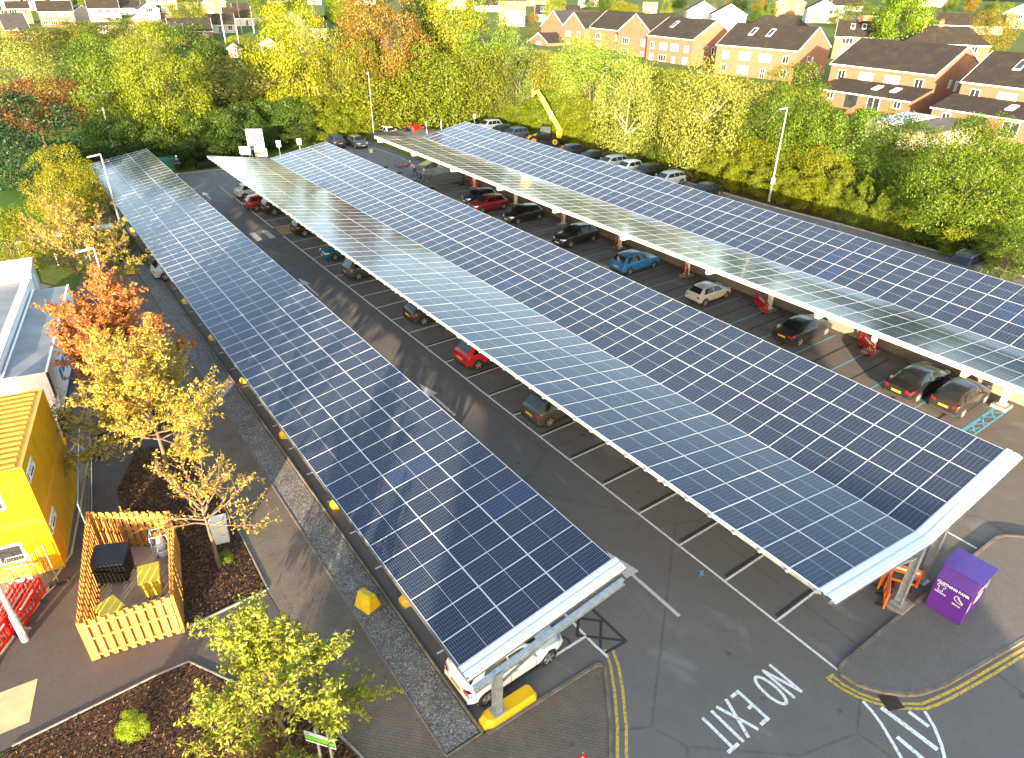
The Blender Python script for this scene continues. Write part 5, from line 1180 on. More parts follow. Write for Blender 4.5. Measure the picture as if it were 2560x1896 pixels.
    if chim:
        for x in chim: m=MB(); m.box(w*x-.45,w*x+.45,d/2-.35,d/2+.35,ridge-.6,ridge+1.1); m.box(w*x-.5,w*x+.5,d/2-.4,d/2+.4,ridge+.95,ridge+1.05); m.tube((w*x-.2,d/2,ridge+1.1),(w*x-.2,d/2,ridge+1.5),.12,.1,8); m.tube((w*x+.2,d/2,ridge+1.1),(w*x+.2,d/2,ridge+1.5),.12,.1,8); m.build('chimney',wall if wall in (BRICK,BRICKO) else BRICK,rf)
    sl=(ridge-eave)/(d/2) if front=='eave' else 0
    def onroof(name,x0,x1,f0,f1,mat,h=.16,par=None):
        y0,y1=d/2*f0,d/2*f1; m=MB(); z=lambda y:eave+sl*y+.13
        m.hull8([(x0,y0,z(y0)),(x1,y0,z(y0)),(x1,y1,z(y1)),(x0,y1,z(y1)),(x0,y0,z(y0)+h),(x1,y0,z(y0)+h),(x1,y1,z(y1)+h),(x0,y1,z(y1)+h)]); return m.build(name,mat,par or rf)
    for k in range(sky):
        x=w*(.30+.22*k); s=onroof('skylight',x-.5,x+.5,.45,.78,TRIM,.10); onroof('pane',x-.4,x+.4,.49,.74,WGLASS,.115,s)
    for k in range(solar):
        x=w*.12+k*1.05; s=onroof('solar_panel',x,x+1.0,.25,.75,FRAME,.08); onroof('pane',x+.04,x+.96,.27,.73,plain('roof_solar',(.05,.06,.09),.15,0,.1,1,spec=.7),.09,s)
    if lean:
        x0,x1,dd,h0,h1=lean; m=MB()
        m.box(x0,x1,-dd,-.002,zb,h0-.02); 
        i=len(m.v); m.v+=[(x0,-dd,h0-.02),(x0,-.002,h0-.02),(x0,-.002,h1-.05),(x1,-dd,h0-.02),(x1,-.002,h0-.02),(x1,-.002,h1-.05)]
        m.f+=[(i,i+1,i+2),(i+5,i+4,i+3)]; m.m+=[0,0]
        lw=m.build('extension_wall',wall,t); m=MB(); m.hull8([(x0-.2,-dd-.3,h0-.12),(x1+.2,-dd-.3,h0-.12),(x1+.2,-.005,h1-.0),(x0-.2,-.005,h1-.0),(x0-.2,-dd-.3,h0),(x1+.2,-dd-.3,h0),(x1+.2,-.005,h1+.12),(x0-.2,-.005,h1+.12)]); lr=m.build('extension_roof',roof,t)
        m=MB(); m.box(x0-.2,x1+.2,-dd-.40,-dd-.305,h0-.2,h0-.02); m.build('gutter',TRIM,t)
        n=4
        for k in range(n):
            x=x0+(x1-x0)*(k+.5)/n; dr=k in (1,2); ww,z,hh=(2.1,.1,2.1) if dr else (1.2,1.0,1.1); m=MB(); m.box(x-ww/2,x+ww/2,-dd-.05,-dd+.02,z,z+hh); m.box(x-.04,x+.04,-dd-.07,-dd-.045,z,z+hh); f=m.build('patio_door' if dr else 'window',TRIM if k!=1 else DARKPL,t); g=MB(); g.box(x-ww/2+.1,x-.05,-dd-.06,-dd-.052,z+.1,z+hh-.1); g.box(x+.05,x+ww/2-.1,-dd-.06,-dd-.052,z+.1,z+hh-.1); g.build('pane',WGLASS,f)
        for k in range(2):
            x=x0+(x1-x0)*(.52+.2*k); s=(h1-h0)/dd; m=MB(); y0,y1=-dd*.62,-dd*.28; z=lambda y:h0+(y+dd)*s+.1
            m.hull8([(x-.5,y0,z(y0)),(x+.5,y0,z(y0)),(x+.5,y1,z(y1)),(x-.5,y1,z(y1)),(x-.5,y0,z(y0)+.14),(x+.5,y0,z(y0)+.14),(x+.5,y1,z(y1)+.14),(x-.5,y1,z(y1)+.14)]); m.build('skylight',TRIM,lr)
    return t
RB=lambda ang:R(ang)
# the row beyond the right hedge, back gardens facing the car park
house('semi-detached brick house with mossy roof and a lean-to extension with two skylights',(101.0,64.6,2.2),R(-91.6),17.8,14.2,5.75,9.3,sky=0,chim=None,lean=(2.4,17.85,5.2,2.35,3.6))
house('brick house pair with two skylights on a brown roof, left of the extended house',(111.9,98.6,2.0),R(-80.7),18.0,14.5,6.0,9.8,sky=2,chim=None)
house('long brick house with white bargeboards and one skylight, behind the pale feathery tree',(118.6,125.9,1.6),R(-93),15.4,13.5,6.3,10.0,sky=1)
house('brick gable-fronted house attached left of the long brick house',(121.5,139.5,1.6),R(-93),13.0,14,6.2,10.4,front='gable',nwin=2)
house('brick house with brown roof set back between two brick gables',(126,156,1.5),R(-93),16.0,12,6.2,10.2,nwin=2,gwin=False)
house('small brick gable with pale window at the left end of the brick row',(124.5,166,1.5),R(-93),10.0,12,6.0,9.6,front='gable',nwin=2)
house('brick house with bluish roof edge at far left of the brick row',(128,181,1.4),R(-97),14.0,14,5.2,9.6,front='gable',nwin=0,door=False,roof=ROOFD)
house('small red brick annexe with low gable below the bluish-roofed house',(117,172,1.2),R(-95),9.5,6,2.4,4.6,front='gable',nwin=1,floors=1,door=False)
house('brick house at the right edge with lean-to and skylights',(96.5,41.0,2.2),R(-91.6),17.0,13.0,5.75,9.3,sky=2,lean=(-.5,16.6,5.2,2.6,3.9))
# garages, fences and the van behind the extended house
t=tag(MB().box(0,5.6,0,7.2,-1,2.5).build('garage',CREAM),'pale garage with white metal roof behind the hedge','garage','garages behind the hedge'); t.location=(75.2,42.0,1.9); t.rotation_euler=(0,0,R(-92)); t.scale=(.72,1.3,1); m=MB(); m.hull8([(-.2,-.2,2.52),(5.8,-.2,2.52),(5.8,7.4,2.7),(-.2,7.4,2.7),(-.2,-.2,2.62),(5.8,-.2,2.62),(5.8,7.4,2.82),(-.2,7.4,2.82)]); m.build('roof',WHITEM,t)
t=tag(MB().box(0,7.0,0,7.5,-1,2.5).build('garage',CREAM),'pale garage with brown felt roof right of the white-roofed garage','garage','garages behind the hedge'); t.location=(74.2,37.0,1.9); t.rotation_euler=(0,0,R(-92)); t.scale=(.64,1.5,1); m=MB(); m.hull8([(-.2,-.2,2.52),(7.2,-.2,2.52),(7.2,7.7,2.62),(-.2,7.7,2.62),(-.2,-.2,2.66),(7.2,-.2,2.66),(7.2,7.7,2.76),(-.2,7.7,2.76)]); m.build('roof',plain('brown_felt',(.11,.085,.062),.8,0,.3,.8),t)
car('van',101.6,43.4,4,(.012,.013,.016),'black van parked beside the brick gable behind the garages','vans by the houses',2.1,True,1.1,name='parked_van')
t=tag(MB().build('garden_fence',WTIM),'brown timber garden fence panel in front of the patio doors','fence'); m=MB()
for k in range(18): m.box(-.15*k-.14,-.15*k,-.02,.02,-.5,1.7-.012*k)
me=m.build('tmp',[WTIM]); t.data=me.data; bpy.data.objects.remove(me); t.location=(88.5,51.5,1.9); t.rotation_euler=(0,0,R(12)); t.scale=(1.4,1,1.2)
def hpx(label,px_,py_,wpx,ang,wall,roof,front='eave',floors=2,nwin=3,dep=.8,**k):
    """front bottom centre at a pixel on the terrain, wpx wide; ang turns the front away from us"""
    p=GT(px_,py_); w=wpx*mpp(p); v=(CAM-p); face=math.atan2(v.y,v.x)+R(ang); rz=face+math.pi/2
    c,s=math.cos(rz),math.sin(rz); loc=(p.x-c*w/2,p.y-s*w/2,p.z)
    un=w/9.0 if floors==2 and front=='eave' else w/8.0
    e=k.pop('eave',None) or (5.2 if floors==2 else 2.7); e=min(e,w*.62) if front=='gable' else min(e,w*.7)
    return house(label,loc,rz,w,max(6,min(10,w*dep)),e,e+k.pop('rise',min(3.2,w*.30)),wall,roof,front,floors,nwin,chim=k.pop('chim',None),gwin=False,detail=True,**k)
H=[('white double-gabled house behind the brick row, left gable',1752,66,74,8,RENDER,ROOFB,'gable',2,1),
 ('white double-gabled house behind the brick row, larger right gable',1818,78,82,8,RENDER,ROOFB,'gable',2,1),
 ('brown hip-roofed bungalow with a white dormer behind the skylight house',1945,92,150,6,RENDER,ROOFB,'eave',1,3,.8,dict(hip=5,chim=[.45])),
 ('bright white gable house at the top behind the hip-roofed bungalow',2052,58,74,10,RENDER,ROOFB,'gable',2,2),
 ('brick house with a wide pale window at the top centre right',1972,38,70,5,BRICKO,ROOFB,'gable',2,2),
 ('tiny pink-walled house beside the yellow conifer',1624,34,34,0,CREAM,ROOFP,'eave',1,1),
 ('brick house with two roof windows and a chimney right of the skylight house',2140,150,118,2,BRICKO,ROOFB,'eave',2,2,.8,dict(sky=2,chim=[.42])),
 ('large hip-roofed house with tall chimneys and a small white dormer',2347,172,190,4,BRICK,ROOFB,'eave',2,3,.7,dict(hip=5,chim=[.22,.4])),
 ('wide brown-roofed house shaded on its right half near the top right',2405,85,170,4,CREAM,ROOFB,'eave',1,4,.8,dict(rise=3.4)),
 ('cream house cut by the top right corner',2538,72,70,0,CREAM,ROOFB,'gable',2,1),
 ('house with dark slate-like roof left of the tall conifer',2192,58,70,8,BRICK,ROOFD,'eave',1,1),
 ('white extension with wide windows at the top beside the dark-roofed house',2112,47,72,8,RENDER,ROOFB,'eave',2,3),
 ('house with a strip of seven solar panels on a mossy roof',1393,56,112,0,RENDER,ROOFB,'eave',1,2,.8,dict(solar=7)),
 ('cream house with pinkish roof behind the light green conifer',1280,66,64,2,CREAM,ROOFP,'eave',2,1),
 ('pale house with long brown roof at the top, above the light green conifer',1235,30,100,2,RENDER,ROOFB,'eave',1,3),
 ('red roofed house peeping out at the top right of centre',2330,18,60,0,RENDER,ROOFR,'eave',2,2),
 ('small white house at the very top between trees, right of centre',1470,18,50,0,RENDER,ROOFD,'eave',2,2),
 ('brick house at the very top behind the solar-roofed house',1345,16,60,0,BRICKO,ROOFB,'eave',2,2),
 ('cream house with side gable at the top left corner',32,27,44,-8,CREAM,ROOFB,'eave',2,2),
 ('second cream house from the top left corner',92,26,46,-8,CREAM,ROOFB,'eave',2,2),
 ('third cream house from the left with grey panel on the roof',155,21,42,-8,CREAM,ROOFP,'eave',2,2,.8,dict(solar=2)),
 ('small brick house cut by the left edge',10,64,30,0,BRICK,ROOFB,'gable',2,1),
 ('brick house with brown roof near the left edge, behind the blue-grey roof',57,60,50,0,BRICKO,ROOFB,'eave',2,2),
 ('house with blue-grey slate roof near the left edge',50,96,54,12,BRICKO,ROOFD,'eave',1,1,.8,dict(rise=4)),
 ('low dark roofed outbuilding just right of the blue-grey roof',80,108,32,12,BRICK,ROOFD,'eave',1,1),
 ('brick semi with brown roof and four small windows, left of the white row',150,68,76,0,BRICK,ROOFB,'eave',2,4),
 ('white terraced row with four upper windows under a brown roof',268,60,70,0,RENDER,ROOFB,'eave',2,4),
 ('dark slate cross-gabled house joined to the left of the white row',215,58,42,20,CREAM,ROOFD,'gable',2,0),
 ('long white house with low brown roof behind the white row',308,38,86,-4,RENDER,ROOFB,'eave',1,4),
 ('cream terrace with brown roof at the top, left of centre-left',408,26,68,-6,CREAM,ROOFB,'eave',2,4),
 ('bright white gabled house with grey roof beside the dark brick house',380,56,46,15,RENDER,ROOFD,'gable',2,1),
 ('dark brick house right of the bright white gable',418,53,28,10,BRICK,ROOFD,'eave',2,1),
 ('beige blank gable left of the bright white gable',350,66,28,10,CREAM,ROOFD,'gable',2,0),
 ('row of dark flat garages in front of the white terrace',288,78,92,0,RENDER,ROOFD,'eave',1,2,.5,dict(rise=.7)),
 ('dark roofed bungalow with two white windows behind the bare tree',415,121,92,-4,BRICK,ROOFD,'eave',1,2,.7,dict(solar=4)),
 ('brick gable house with three white windows at the top left of centre',542,39,52,10,BRICKO,ROOFD,'gable',2,2),
 ('long bungalow roof furthest of three stepped brown roofs',634,53,92,0,RENDER,ROOFB,'eave',1,3),
 ('middle bungalow of the three stepped brown roofs',600,66,72,0,RENDER,ROOFB,'eave',1,2),
 ('nearest bungalow of the three stepped brown roofs with white aerials',552,84,74,0,RENDER,ROOFB,'eave',1,3),
 ('bungalow with white framed gable window in front of the stepped roofs',482,103,100,0,BRICK,ROOFB,'eave',1,3),
 ('small orange gabled house with dark roof, left of the white conservatory house',590,145,34,-25,BRICKO,ROOFD,'gable',1,1),
 ('house with white conservatory under a dark roof',676,139,42,-15,RENDER,ROOFD,'gable',1,2),
 ('small brown bungalow behind the bright yellow tree',800,96,36,0,RENDER,ROOFB,'eave',1,1),
 ('white house at the end of the far road',787,14,34,0,RENDER,ROOFB,'gable',2,1),
 ('pale house between trees at the top, left of the far road',700,8,60,0,CREAM,ROOFB,'eave',2,3),
 ('dark roofed cottage at the top left of centre beside the brick gable',470,22,50,8,CREAM,ROOFB,'eave',1,2),
 ('pair of pale houses at the top behind the golden chestnut',905,12,70,0,CREAM,ROOFB,'eave',2,3),
 ('brown roofed house at the top right of the golden chestnut',1130,24,70,0,CREAM,ROOFP,'eave',2,3)]
for h in H:
    a=list(h); kw=a.pop() if isinstance(a[-1],dict) else {}
    hpx(*a,**kw)
# far road with a lamp post
q=[GT(x,y) for x,y in ((758,58),(800,56),(818,20),(795,8),(764,14),(748,36))]
sheet('far_road',[(p.x,p.y) for p in q],max(p.z for p in q)+.1,ASPHD)
q=[GT(x,y) for x,y in ((795,50),(860,48),(880,6),(815,8))]; sheet('far_verge',[(p.x,p.y) for p in q],max(p.z for p in q)+.08,m_grass('verge_grass',(.06,.11,.012),(.10,.15,.02)))
p=GT(784,48); lamp(p.x,p.y,p.z,9,'white lamp post beside the far road at the top left of centre',-1,0,.1)
for k,(a,b,hh,l) in enumerate(((486,72,7,'slim pole rising left of the stepped bungalow roofs'),(606,86,10,'telegraph pole in front of the stepped bungalow roofs'),(565,112,10,'white pole right of the framed gable bungalow'),(604,148,9,'white post beside the small orange gable'),(636,84,8,'slim white pole right of the stepped bungalow roofs'))):
    p=GT(a,b); t=thing('utility_pole',l,'pole',p,0,'poles among the far bungalows'); m=MB(); m.tube((0,0,0),(0,0,hh),.14,.09,8); m.build('pole',WHITEM if k!=1 else BARK,t)
p=GT(1928,80); t=thing('utility_pole','reddish telegraph pole standing behind the skylight house','pole',p,0,'poles among the right houses'); m=MB(); m.tube((0,0,0),(0,0,12.5),.16,.1,8); m.build('pole',BARK,t)
# unseen brick block inferred behind the camera, sized to shade the near car park
t=thing('unseen_shade_block','unseen brick building behind the viewer, sized to shade the near car park','building',(-45.0,-53.6,0),R(-40)); 
m=MB(); m.box(-12.3,8.2,-14,0,-1,13.6); m.build('wall',BRICK,t); m=MB(); m.box(-16.9,-12.4,-12,-.5,-1,11.0); m.build('shade_wing',BRICK,t)
# ---------------------------------------------------------------- foliage meshes
def leafmesh(name,P,N,sz,asp=.55,rs=np.random.RandomState(1)):
    n=len(P); r=rs.normal(size=(n,3)); T=np.cross(N,r); T/=np.linalg.norm(T,axis=1,keepdims=True)+1e-9; B=np.cross(N,T)
    sz=sz[:,None]; v=np.empty((n,4,3)); v[:,0]=P-T*sz; v[:,1]=P+B*sz*asp+N*sz*.12; v[:,2]=P+T*sz; v[:,3]=P-B*sz*asp+N*sz*.12
    me=bpy.data.meshes.new(name); me.vertices.add(4*n); me.vertices.foreach_set('co',v.ravel()); me.loops.add(4*n); me.loops.foreach_set('vertex_index',np.arange(4*n))
    me.polygons.add(n); me.polygons.foreach_set('loop_start',np.arange(0,4*n,4)); me.polygons.foreach_set('loop_total',np.full(n,4)); me.update(calc_edges=True); me.materials.append(LEAF); return me
def crownmesh(name,seed,n,shape='round',ncl=60,rc=.27,leaf=.045,droop=0):
    rs=np.random.RandomState(seed); C=[]
    while len(C)<ncl:
        p=rs.uniform(-1,1,3)
        if shape in('round','tall'):
            r=np.linalg.norm(p*(1,1,1 if p[2]>0 else 1.15))
            if not .35<r<.86: continue
            if p[2]<-.75: continue
        elif shape=='cone':
            q=(1-p[2])/2; rr=math.hypot(p[0],p[1])
            if rr>.80*q+.05 or rr<.45*q: continue
        elif shape=='bush':
            r=(abs(p[0])**3+abs(p[1])**3+abs(p[2])**3)**(1/3)
            if not .45<r<.82: continue
        elif shape=='spread':
            rr=math.hypot(p[0],p[1]); 
            if rr>.85 or abs(p[2])>.75*(1-rr*.6): continue
        C.append(p)
    C=np.array(C); scl=rs.uniform(.65,1.35,len(C))
    if shape=='cone': scl*=.35+.75*(1-C[:,2])/2
    w=scl**2; idx=rs.choice(len(C),n,p=w/w.sum())
    d=rs.normal(size=(n,3)); d/=np.linalg.norm(d,axis=1,keepdims=True)
    out=C[idx]/(np.linalg.norm(C[idx],axis=1,keepdims=True)+.15); d=d+out*.55+np.array([0,0,.25]); d/=np.linalg.norm(d,axis=1,keepdims=True)
    rad=(rc*scl[idx]*(.45+.6*rs.rand(n)**.6))[:,None]
    P=C[idx]+d*rad*np.array([1,1,.8])
    if droop: P[:,2]-=droop*rs.rand(n)**2*rad[:,0]*3
    lo,hi=np.percentile(P,1.5,axis=0),np.percentile(P,98.5,axis=0); P=(P-(lo+hi)/2)/((hi-lo)/2)
    N=d+rs.normal(size=(n,3))*.55; N/=np.linalg.norm(N,axis=1,keepdims=True)
    if droop: N[:,2]*=.3; N/=np.linalg.norm(N,axis=1,keepdims=True)
    return leafmesh(name,P,N,leaf*rs.uniform(.6,1.4,n),.55,rs)
CROWN={
 'round':[crownmesh('crown',s,15000,'round',80,.28,.026) for s in (1,2,3)],
 'big':[crownmesh('crown',s,30000,'round',130,.22,.0185) for s in (4,5)],
 'airy':[crownmesh('crown',s,13000,'round',85,.24,.021,.6) for s in (6,7)],
 'spread':[crownmesh('crown',s,14000,'spread',75,.24,.024,.3) for s in (8,9)],
 'cone':[crownmesh('crown',s,14000,'cone',110,.22,.024) for s in (10,11)],
 'tall2':[crownmesh('crown',s,16000,'round',90,.22,.022,0) for s in (15,16)],
 'bush':[crownmesh('crown',s,12000,'bush',60,.30,.031) for s in (12,13,14)],
}
def trunkmesh(name,seed,bare=False,nb=7):
    rs=random.Random(seed); m=MB(); p=Vector((0,0,-.02)); pts=[p]
    for k in range(5): p=p+Vector((rs.uniform(-.03,.03),rs.uniform(-.03,.03),.17)); pts.append(p)
    for k in range(5): m.tube(pts[k],pts[k+1],.035*(1-.15*k),.035*(1-.15*(k+1)),8)
    for k in range(nb):
        a=rs.uniform(0,6.28); b=pts[rs.randint(2,5)]; q=b+Vector((math.cos(a)*.25,math.sin(a)*.25,rs.uniform(.12,.3))); r=q+Vector((math.cos(a)*.14,math.sin(a)*.14,rs.uniform(.1,.22)))
        m.tube(b,q,.014,.008,6); m.tube(q,r,.008,.003,5)
    me=m; return me
TR={}
def trunk_obj(parent,h,seed,mat):
    k=(seed%4,mat.name)
    if k not in TR:
        o=trunkmesh('trunk',seed%4).build('trunk',mat,parent); TR[k]=o.data
    else:
        o=bpy.data.objects.new('trunk',TR[k]); COL.objects.link(o); o.parent=parent
    o.scale=(h,h,h); return o
_n=[0]
def sunny(c):
    r,g,b=c; k=1.33 if g>.72*r else 1.05
    return (min(.8,r*.58),min(.8,g*k*.55),min(.5,b*.5),1)
def tree(label,loc,rx,rz_,zc,color,kind='round',cat='tree',group='trees',name='broadleaf_tree',mat=None,ry=None,trunk=True):
    _n[0]+=1; i=_n[0]; t=thing(name,label,cat,loc,rnd.uniform(0,6.28),group)
    me=CROWN[kind][i%len(CROWN[kind])]; c=bpy.data.objects.new('crown',me); COL.objects.link(c); c.parent=t; c.location=(0,0,zc); c.scale=(rx,ry or rx*rnd.uniform(.9,1.1),rz_); c.color=sunny(color)
    if trunk: trunk_obj(t,(zc+rz_*.45)/1.22,i,mat or BARK)
    return t
def tpx(label,cx,cy,hw,hh,by,color,kind='round',**k):
    """crown centre, half sizes and foot row in 2231-wide picture units"""
    by=min(by,270) if 380<cx<1260 and by>270 else by
    f=2560/2231; cx*=f;cy*=f;hw*=f;hh*=f;by*=f
    p=GT(cx,by); s=mpp(p); d=Vector((p.x-CAM.x,p.y-CAM.y)).length
    # height of the crown centre: where the ray through (cx,cy) passes the foot's distance
    ray=CF+CR*((cx-CW/2)/FPX)-CU*((cy-CH/2)/FPX); tt=d/math.hypot(ray.x,ray.y); p=Vector((CAM.x+ray.x*tt,CAM.y+ray.y*tt,p.z)); zc=CAM.z+ray.z*tt-p.z
    tilt=math.atan2(-ray.z,math.hypot(ray.x,ray.y)); hv=math.hypot(ray.length,0)
    rz_=hh*s/math.cos(tilt)
    return tree(label,p,hw*s,max(.6,rz_),max(zc,rz_*.7),color,kind,**k)
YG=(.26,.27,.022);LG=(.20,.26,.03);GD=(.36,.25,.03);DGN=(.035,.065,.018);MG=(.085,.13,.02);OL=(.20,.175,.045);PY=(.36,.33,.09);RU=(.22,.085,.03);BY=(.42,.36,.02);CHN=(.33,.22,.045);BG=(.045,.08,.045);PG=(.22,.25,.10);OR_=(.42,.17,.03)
gM='trees in the belt behind the car park'
T=[('pale yellow feathery willow at the left edge',40,175,78,75,262,PY,'airy'),
 ('rust-coloured tree below the pale willow at the left edge',75,235,100,52,320,RU,'spread'),
 ('broad dark blue-green pine at the left edge below the rust-coloured tree',52,318,98,95,420,BG,'bush'),
 ('dark pine-like shrub in front of the broad pine',115,395,70,60,450,(.04,.075,.035),'bush'),
 ('dark green tree behind the pale willow',200,150,65,65,255,MG,'round'),('olive tree in the left belt below the brick semi',140,100,70,42,200,OL,'round'),
 ('yellow-green maple with a visible brown trunk beyond the left canopy',352,185,82,112,338,YG,'big'),
 ('half shaded green tree left of the trunked maple',245,190,62,88,325,(.17,.21,.025),'round'),
 ('bare twiggy ash with few leaves above the trunked maple',305,125,50,50,262,(.27,.21,.10),'airy'),
 ('dark green oak right of the bare ash',430,130,62,62,245,MG,'round'),
 ('low olive tree with drooping outline left of the bright yellow tree',520,238,118,72,338,OL,'spread'),
 ('olive grey birch thicket behind the drooping olive tree',470,205,60,50,300,(.24,.22,.06),'airy'),
 ('large bright yellow tree in the middle of the belt',660,180,98,128,345,BY,'big'),
 ('olive-yellow tree leaning on the right of bright yellow tree',745,185,60,95,330,(.27,.23,.03),'round'),
 ('huge golden-brown chestnut behind the lamp post',838,88,86,108,262,CHN,'big'),
 ('tall yellow tree right of the golden-brown chestnut',975,52,72,78,225,(.36,.32,.02),'round'),
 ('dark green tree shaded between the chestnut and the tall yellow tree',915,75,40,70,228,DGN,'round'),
 ('light green cypress with feathery top in front of the pinkish roof',1068,88,64,82,240,LG,'cone'),
 ('bushy yellow-green tree below the golden-brown chestnut',850,225,95,75,318,(.24,.22,.025),'round'),
 ('green tree right of the white lamp post',952,200,85,82,300,(.20,.22,.025),'round'),
 ('tall olive shrub tree below the light green cypress',1045,195,70,72,285,(.22,.21,.03),'round'),
 ('grey-green pine left of the telehandler boom',1130,172,48,80,278,PG,'cone'),
 ('yellow thicket tree behind the telehandler boom',1205,205,62,66,300,(.28,.24,.03),'round'),
 ('pale feathery green tree in front of the brick gables',1290,150,85,58,290,(.28,.34,.06),'airy'),
 ('golden green tree right of the telehandler boom',1255,245,68,62,320,(.30,.26,.02),'round'),
 ('left one of the twin pale birches with white trunks',1365,245,72,88,352,(.36,.33,.09),'airy',dict(mat=BIRCHB,name='birch_tree')),
 ('right one of the twin birches, taller with leaning white trunk',1535,268,88,108,378,(.35,.30,.07),'airy',dict(mat=BIRCHB,name='birch_tree')),
 ('yellowish tree filling the gap between the twin birches',1455,230,60,62,345,(.30,.27,.05),'round'),
 ('dense green tree with glossy top behind the hedge lamp post',1705,262,92,100,392,(.15,.19,.022),'big'),
 ('round green tree right behind the hedge lamp post',1760,330,75,80,412,(.17,.22,.022),'round'),
 ('row of feathery leylandii, left clump behind the hedge',1850,330,80,80,418,(.22,.29,.05),'tall2'),
 ('feathery leylandii clump, right one in front of the white-roofed garage',1935,342,80,84,430,(.22,.28,.05),'tall2'),
 ('feathery leylandii with golden tips beside the big leafy tree',2000,370,56,76,442,(.25,.27,.05),'tall2'),
 ('big leafy green tree standing over the dark blue SUV',2105,410,112,128,545,(.16,.21,.022),'big'),
 ('leafy green tree cut by the right edge above the SUV',2205,440,70,110,520,(.14,.19,.025),'big'),
 ('reddish brown leaved shrub at the foot of the big leafy tree',2030,462,32,28,500,(.36,.14,.035),'bush'),
 ('yellow-green shrub behind the dark blue SUV',2115,515,55,46,560,(.28,.27,.02),'bush'),
 ('dark green shrub at the right edge behind the SUV',2200,560,48,48,612,(.10,.14,.02),'bush'),
 ('autumn cherry with glowing gold top left of the left canopy',138,410,76,76,492,(.34,.27,.02),'big',dict(name='cherry_tree')),
 ('small yellow tree at the left edge below the dark pine',18,525,50,66,600,(.30,.25,.02),'round',dict(name='cherry_tree')),
 ('green shrub tree at the foot of the left lamp post',245,535,40,34,572,(.16,.16,.02),'bush'),
 ('dark green hedge shrub behind the far end of left canopy',165,350,60,34,372,DGN,'bush'),
 ('dark shrub left of the far green skip',330,345,60,30,362,(.05,.08,.02),'bush'),
 ('dark green shrub behind the planter box',430,338,50,34,362,(.06,.09,.02),'bush'),
 ('dark green shrub behind the blue parking board',560,315,60,36,346,(.05,.08,.018),'bush'),
 ('dark shrub behind the two small post signs',650,300,55,32,332,(.05,.075,.018),'bush'),
 # among the houses
 ('tall clipped golden conifer right of the roof windows house',1976,48,58,68,138,(.22,.30,.02),'bush',dict(name='conifer_tree')),
 ('golden brown round shrub tree behind the large hip roof',2166,68,40,40,120,(.30,.22,.04),'round'),
 ('slim yellow conifer at the top near the tiny pink house',1452,22,18,32,55,(.30,.32,.01),'cone'),
 ('yellow round tree right of the solar panel roof',1360,28,34,20,60,(.36,.30,.03),'round'),
 ('green tree at the top right of the solar panel roof',1300,14,34,24,58,MG,'round'),
 ('yellowish tree at the top, left of the solar panel roof',1208,28,24,28,70,(.32,.30,.03),'round'),
 ('yellow-green tree left of the stepped bungalow roofs',405,30,38,32,80,(.28,.26,.03),'round'),
 ('big green tree at the top above the stepped bungalows',600,22,52,34,78,(.20,.22,.03),'round'),
 ('green tree beside the far road at its left',662,30,34,34,78,(.19,.22,.03),'round'),
 ('white blossomy tree in front of the far road',640,62,32,28,110,(.52,.46,.36),'airy'),
 ('second pale blossom tree left of the bright yellow tree',660,88,28,32,130,(.46,.38,.26),'airy'),
 ('green shrub tree right of the stepped bungalow roofs',618,75,30,26,112,(.24,.25,.04),'round'),
 ('round clipped yellow tree right of the bright yellow tree',835,105,20,14,130,(.38,.36,.03),'round'),
 ('dark tree at the top left beside the cream houses',227,8,26,18,34,(.12,.15,.03),'round'),
 ('yellow hedge tree in front of the bright white gable',400,62,22,12,76,(.33,.30,.03),'bush'),
 ('olive tree behind the drooping belt near the white row',330,80,48,26,130,OL,'round'),
 ('green tree below the white terrace',230,75,48,30,130,(.21,.21,.04),'round'),
 ('olive tree below the brick semi, left part',185,90,40,32,150,(.26,.24,.04),'round'),
 ('green tree in front of the bungalow with the framed gable',455,110,36,26,170,(.20,.21,.03),'round'),
 ('shrubby tree between the orange gable and the conservatory house',540,108,26,26,142,(.24,.23,.05),'round'),
 ('yellow shrub in front of the nearest stepped bungalow',515,92,22,12,112,(.36,.33,.04),'bush'),
 ('dark clipped hedge in front of the conservatory house',545,142,90,12,152,(.04,.07,.015),'bush'),
 ('yellow tree at the top behind the golden-brown chestnut',760,30,34,30,80,(.30,.28,.03),'round'),
 ('green tree at the top right of the far verge',735,20,26,24,60,(.22,.26,.03),'round'),
 ('orange shrub in the gardens right of the white terrace',372,60,18,10,74,(.36,.20,.05),'bush'),
 ('tree with autumn tints beside the house at the left edge',30,110,50,36,180,(.27,.22,.05),'round'),
 ('tall olive tree behind the golden-brown chestnut to its left',790,150,40,60,270,(.24,.22,.03),'round'),
 ('green tree behind the brick house with roof windows',1870,22,40,14,60,(.2,.24,.04),'round'),
 ('green garden tree behind the white extension at the top',1830,44,22,10,62,(.26,.27,.03),'bush'),
 ('small green tree in the garden before the long brick house',1330,172,60,24,225,(.22,.25,.03),'bush'),
 ('low green shrub in the garden of the skylight house',1480,185,60,26,240,(.24,.25,.03),'bush'),
]
for a in T:
    a=list(a); kw=a.pop() if isinstance(a[-1],dict) else {}
    kw.setdefault('group',gM); tpx(*a,**kw)
